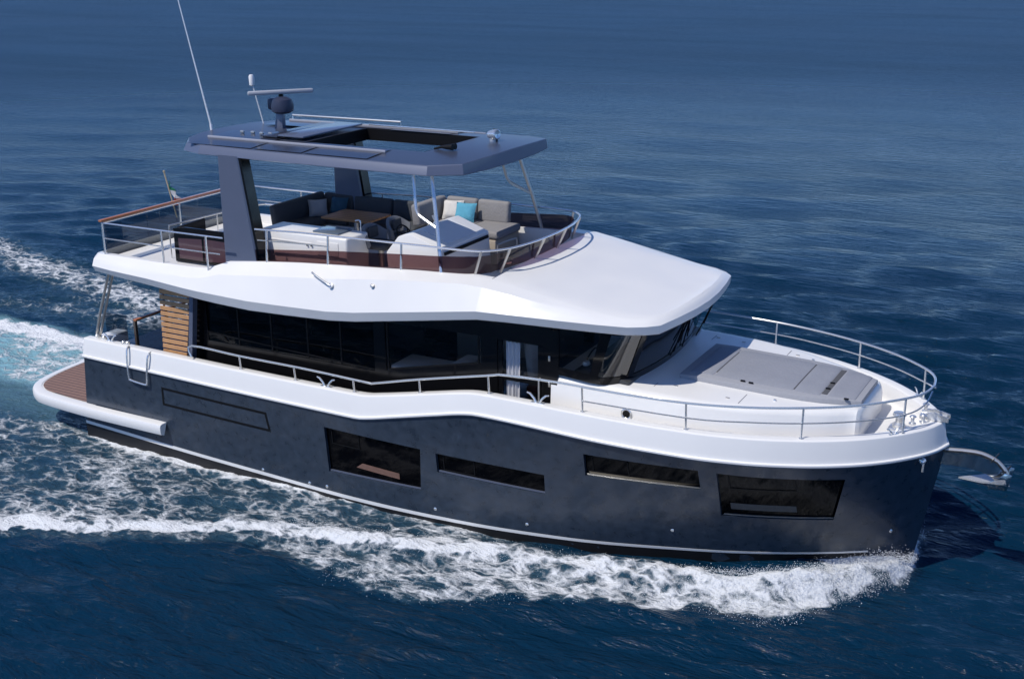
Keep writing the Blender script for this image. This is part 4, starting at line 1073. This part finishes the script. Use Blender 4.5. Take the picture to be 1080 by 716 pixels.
# far port band and propeller wash
band_p = np.exp(-((Y-portc)/1.25)**2)
F = np.where((Y > 2.6) & (X < -1), .32*np.exp(-((Y-4.2)/.9)**2)+.50*band_p, F)
wy = np.interp(X, [-14, -5, -1], [.9, .9, .6]); 
wash = smst(-1.15, -.35, Y+wobx*1.3)*smst(2.95, 2.45, Y+wobx*.9)*smst(-.4, -1.2, X)
edge = np.exp(-((Y-2.35+wobx*.9)/.35)**2)*smst(-.4, -1.4, X)
F = np.where(X < -.1, np.where((Y > -2.1-.06*(-X)) & (Y < 2.9), .20*smst(0, -3, X)+0*X, F), F)
F = np.maximum(F, wash*(.47+.12*(fbm(X*.5, Y*1.2, 71)-.5)*2)+edge*.36)
aer = np.clip(wash*1.0+edge*.4, 0, 1)+.30*np.where(X < 0, np.exp(-((Y+1.3)/1.2)**2), 0)*smst(0, -2, X)
aer = np.clip(np.maximum(aer, np.clip(F, 0, 1)*.15*(fbm(X*1.1, Y*1.1, 81)+.3)), 0, 1)
F = np.clip(F+(fbm(X*.8, Y*.8, 55)-.5)*.22*(F > .05), 0, 1)
# heights of the boat's own waves
near_ = (SP < .3)
bow = smst(17.0, 16.55, X)*np.exp(-((A_-cr*.93)/.34)**2)*np.interp(X, [-8, 0, 6, 11, 13.5, 15.3, 16.6, 17.1, 17.3], [.05, .08, .10, .12, .22, .38, .30, .06, 0])
swell = .22*smst(16.95, 16.2, X)*np.exp(-((A_-hx)/.5)**2)*smst(13.5, 16.2, X)
rough_ = (fbm(X*2.2, Y*2.2, 90, 4)-.5)*.34+(fbm(X*6.5, Y*6.5, 97, 3)-.5)*.16
lump = rough_*np.clip(F*1.25, 0, 1)*np.interp(X, [-14, 10, 14, 17], [.42, .42, .9, .9])
Z = Z*(1-.5*np.clip(F, 0, 1))+np.where(near_, bow+swell+lump, 0)
Z -= np.where(X > 16.95, 0, 0)
dz_ = -.30
resid = np.exp(-((X-8.5-(Y+7)*.4)/3.6)**2)*smst(-4.6, -6.2, Y)*smst(-10.5, -8.0, Y)*.9
nx_, ny_ = X.shape
me = bpy.data.meshes.new('sea')
V = np.stack([X, Y, Z+dz_], -1).reshape(-1, 3).astype(np.float32)
idx = np.arange(nx_*ny_).reshape(nx_, ny_)
Q = np.stack([idx[:-1, :-1], idx[1:, :-1], idx[1:, 1:], idx[:-1, 1:]], -1).reshape(-1, 4)
# leave the water out of the hull's inside so that nothing shows through the windows
me.vertices.add(len(V)); me.vertices.foreach_set('co', V.ravel())
me.loops.add(Q.size); me.loops.foreach_set('vertex_index', Q.ravel().astype(np.int32))
me.polygons.add(len(Q)); me.polygons.foreach_set('loop_start', np.arange(0, Q.size, 4, dtype=np.int32)); me.polygons.foreach_set('loop_total', np.full(len(Q), 4, np.int32))
me.polygons.foreach_set('use_smooth', np.ones(len(Q), bool))
for nm, arr in (('foam', F), ('aerated', aer), ('residue', resid), ('chop', smst(14, 95, np.hypot(X-8, Y)))):
    at_ = me.attributes.new(nm, 'FLOAT', 'POINT'); at_.data.foreach_set('value', arr.reshape(-1).astype(np.float32))
me.update(); me.validate()
sea = bpy.data.objects.new('sea', me); COL.objects.link(sea); sea['kind'] = 'structure'

m = bpy.data.materials.new('sea_water_and_foam'); m.use_nodes = True; n = m.node_tree; L = n.links
b = n.nodes['Principled BSDF']
def N(t, **kw):
    q = n.nodes.new(t)
    for k, v in kw.items():
        if k in q.inputs.keys(): q.inputs[k].default_value = v
        else: setattr(q, k, v)
    return q
def ATT(nm): q = n.nodes.new('ShaderNodeAttribute'); q.attribute_name = nm; return q.outputs['Fac']
def math_(op, a, b_=None, clamp=False):
    q = n.nodes.new('ShaderNodeMath'); q.operation = op; q.use_clamp = clamp
    for i, v in enumerate((a, b_)):
        if v is None: continue
        if isinstance(v, (int, float)): q.inputs[i].default_value = v
        else: L.new(v, q.inputs[i])
    return q.outputs[0]
def rng_(v, a, b_, c=0, d=1, sm=True):
    q = n.nodes.new('ShaderNodeMapRange'); q.interpolation_type = 'SMOOTHSTEP' if sm else 'LINEAR'
    L.new(v, q.inputs['Value']); q.inputs['From Min'].default_value = a; q.inputs['From Max'].default_value = b_
    q.inputs['To Min'].default_value = c; q.inputs['To Max'].default_value = d; return q.outputs['Result']
def mixc(f_, a, b_):
    q = n.nodes.new('ShaderNodeMix'); q.data_type = 'RGBA'
    L.new(f_, q.inputs['Factor'])
    for nm, v in (('A', a), ('B', b_)):
        if isinstance(v, tuple): q.inputs[nm].default_value = (*v, 1)
        else: L.new(v, q.inputs[nm])
    return q.outputs['Result']
geo = n.nodes.new('ShaderNodeNewGeometry'); pos = geo.outputs['Position']
def noise(scale, detail=5, rough=.55, dist=0, sc=(1, 1, 1), rz=0):
    mp = n.nodes.new('ShaderNodeMapping'); mp.inputs['Scale'].default_value = sc; mp.inputs['Rotation'].default_value = (0, 0, rz); L.new(pos, mp.inputs[0])
    t = n.nodes.new('ShaderNodeTexNoise'); t.inputs['Scale'].default_value = scale; t.inputs['Detail'].default_value = detail
    t.inputs['Roughness'].default_value = rough; t.inputs['Distortion'].default_value = dist; L.new(mp.outputs[0], t.inputs[0]); return t
foam = ATT('foam'); aer_ = ATT('aerated'); res_ = ATT('residue')
# lace: warped cell walls + fine noise
wn1 = noise(1.3, 3, .5); va = n.nodes.new('ShaderNodeVectorMath'); va.operation = 'SCALE'; va.inputs['Scale'].default_value = .55; L.new(wn1.outputs['Color'], va.inputs[0])
vb_ = n.nodes.new('ShaderNodeVectorMath'); vb_.operation = 'ADD'; L.new(pos, vb_.inputs[0]); L.new(va.outputs[0], vb_.inputs[1])
wn2 = noise(6.0, 2, .5); vc = n.nodes.new('ShaderNodeVectorMath'); vc.operation = 'SCALE'; vc.inputs['Scale'].default_value = .14; L.new(wn2.outputs['Color'], vc.inputs[0])
vd = n.nodes.new('ShaderNodeVectorMath'); vd.operation = 'ADD'; L.new(vb_.outputs[0], vd.inputs[0]); L.new(vc.outputs[0], vd.inputs[1])
mpv = n.nodes.new('ShaderNodeMapping'); mpv.inputs['Scale'].default_value = (1.25, 2.4, 1.0); L.new(vd.outputs[0], mpv.inputs[0])
v1 = n.nodes.new('ShaderNodeTexVoronoi'); v1.feature = 'DISTANCE_TO_EDGE'; v1.inputs['Scale'].default_value = 1.1; L.new(mpv.outputs[0], v1.inputs['Vector'])
v2 = n.nodes.new('ShaderNodeTexVoronoi'); v2.feature = 'DISTANCE_TO_EDGE'; v2.inputs['Scale'].default_value = 2.9; L.new(mpv.outputs[0], v2.inputs['Vector'])
l1 = rng_(v1.outputs['Distance'], 0, .42, 1, 0, False); l2 = rng_(v2.outputs['Distance'], 0, .40, 1, 0, False)
nb = noise(2.4, 8, .62); nf = noise(13, 6, .65)
pat = math_('ADD', math_('MULTIPLY', l1, .32), math_('MULTIPLY', l2, .22))
pat = math_('ADD', pat, math_('MULTIPLY', nb.outputs['Fac'], .50)); pat = math_('ADD', pat, math_('MULTIPLY', nf.outputs['Fac'], .30))   # ~.3 - 1.2
fsum = math_('ADD', math_('MULTIPLY', foam, 1.12), pat)
mask = rng_(fsum, 1.17, 1.50)
soft = rng_(fsum, .90, 1.45)
gate = rng_(foam, .02, .14)
mask = math_('MULTIPLY', mask, gate); soft = math_('MULTIPLY', soft, gate)
deep = mixc(rng_(noise(.05, 3).outputs['Fac'], .35, .65), (.0016, .0185, .043), (.0022, .0240, .055))
deep = mixc(math_('MULTIPLY', aer_, .85), deep, (.27, .50, .56))
deep = mixc(math_('MULTIPLY', soft, .24), deep, (.12, .25, .33))
weed = math_('MULTIPLY', rng_(noise(1.1, 5, .6).outputs['Fac'], .60, .74), res_)
deep = mixc(math_('MULTIPLY', weed, .28), deep, (.07, .055, .02))
col = mixc(mask, deep, (.80, .82, .84))
L.new(col, b.inputs['Base Color'])
chop = ATT('chop')
wr = math_('ADD', math_('MULTIPLY', chop, .235), .09)
L.new(math_('ADD', wr, math_('MULTIPLY', mask, .5)), b.inputs['Roughness'])
b.inputs['IOR'].default_value = 1.33
L.new(math_('SUBTRACT', math_('SUBTRACT', math_('MULTIPLY', rng_(noise(.055, 4, .6, .5, (.5, 2.2, 1), math.radians(-28)).outputs['Fac'], .3, .7, .11, .20), 1.0), math_('MULTIPLY', chop, .02)), math_('MULTIPLY', mask, .22)), b.inputs['Specular IOR Level'])
# small ripples
r1 = noise(1.6, 3, .55, .5, (.8, 2.6, 1), 0); r2 = noise(4.4, 4, .6, .5, (.9, 2.2, 1), 0); r3 = noise(14, 3, .6, .3, (1, 1.6, 1), math.radians(35))
h = math_('ADD', math_('MULTIPLY', r1.outputs['Fac'], .20), math_('MULTIPLY', r2.outputs['Fac'], .068)); h = math_('ADD', h, math_('MULTIPLY', r3.outputs['Fac'], .020))
h = math_('ADD', h, math_('MULTIPLY', math_('MULTIPLY', soft, nf.outputs['Fac']), .10))
h = math_('ADD', h, math_('MULTIPLY', mask, .05))
h = math_('ADD', h, math_('MULTIPLY', math_('MULTIPLY', res_, nf.outputs['Fac']), .018))
h = math_('MULTIPLY', h, math_('SUBTRACT', 1.0, math_('MULTIPLY', chop, .15)))
bp = n.nodes.new('ShaderNodeBump'); bp.inputs['Strength'].default_value = 1.0; bp.inputs['Distance'].default_value = .55
L.new(h, bp.inputs['Height']); L.new(bp.outputs['Normal'], b.inputs['Normal'])
me.materials.append(m)

# ------------------------------------------------------------------ spray thrown up along the bow wave and the hull
def spray(name, pts, rad, kind_lab=None):
    P = np.array(pts); k = len(P)
    base = np.array([(1, 0, 0), (-1, 0, 0), (0, 1, 0), (0, -1, 0), (0, 0, 1), (0, 0, -1)], float)
    f_ = np.array([(0, 2, 4), (2, 1, 4), (1, 3, 4), (3, 0, 4), (2, 0, 5), (1, 2, 5), (3, 1, 5), (0, 3, 5)])
    sc = rng.uniform(.6, 1.5, (k, 6, 1))
    vv = (P[:, None, :]+base[None]*np.array(rad)[:, None, None]*sc).reshape(-1, 3)
    ff = (f_[None]+6*np.arange(k)[:, None, None]).reshape(-1, 3)
    me_ = bpy.data.meshes.new(name); me_.from_pydata(vv.tolist(), [], ff.tolist())
    for p in me_.polygons: p.use_smooth = True
    me_.materials.append(MAT('white_spray', (.82, .84, .86), .6, spec=.2))
    o = bpy.data.objects.new(name, me_); COL.objects.link(o); o['kind'] = 'stuff'; return o
pts = []; rad = []
for _ in range(24000):
    x = 17.0-abs(rng.normal(0, 1.6)) if rng.random() < .7 else rng.uniform(6, 16)
    if x < 4: continue
    c_ = np.interp(x, cx_, cy_); sg = -1 if rng.random() < .85 else 1
    y = c_*.93+rng.normal(.06, .22)
    hb_ = np.interp(x, [6, 11, 13.5, 15.3, 16.6, 17.1], [.06, .07, .14, .30, .40, .30])
    y = max(y, hull_y(x, .1)+.02) if x < 16.9 else max(y, .05)
    z = dz_+np.interp(x, [6, 11, 13.5, 15.3, 16.6, 17.1], [.10, .10, .18, .34, .36, .22])*math.exp(-((y-c_*.93)/.34)**2)+abs(rng.normal(0, hb_*.26))
    pts.append((x, sg*y, z)); rad.append(.0022+.006*rng.random()**2.5)
for _ in range(9000):
    x = 16.6-abs(rng.normal(0, 1.5)) if rng.random() < .75 else rng.uniform(8, 15)
    if x < 5: continue
    o_ = np.interp(x, ox_, oy_); sg = -1 if rng.random() < .85 else 1
    q = abs(rng.normal(0, .22)); y = o_-.12+q*rng.choice([-1, 1], p=[.6, .4])
    pts.append((x+rng.normal(0, .05), sg*max(y, hull_y(x, .1)+.03), dz_+.05+abs(rng.normal(0, .14))*np.interp(x, [5, 13, 16], [.4, .8, 1.2]))); rad.append(.002+.006*rng.random()**2.5)
for _ in range(0):                                              # along the topside where the quarter wave slaps
    x = rng.normal(2.4, 1.0); y = 2.48+abs(rng.normal(0, .1)); pts.append((x, -y-.03, dz_+.02+abs(rng.normal(0, .09)))); rad.append(.006+.014*rng.random()**2)
tag(spray('bow_spray', pts, rad), 'white spray droplets thrown up beside the dark bow and along the hull', 'spray')
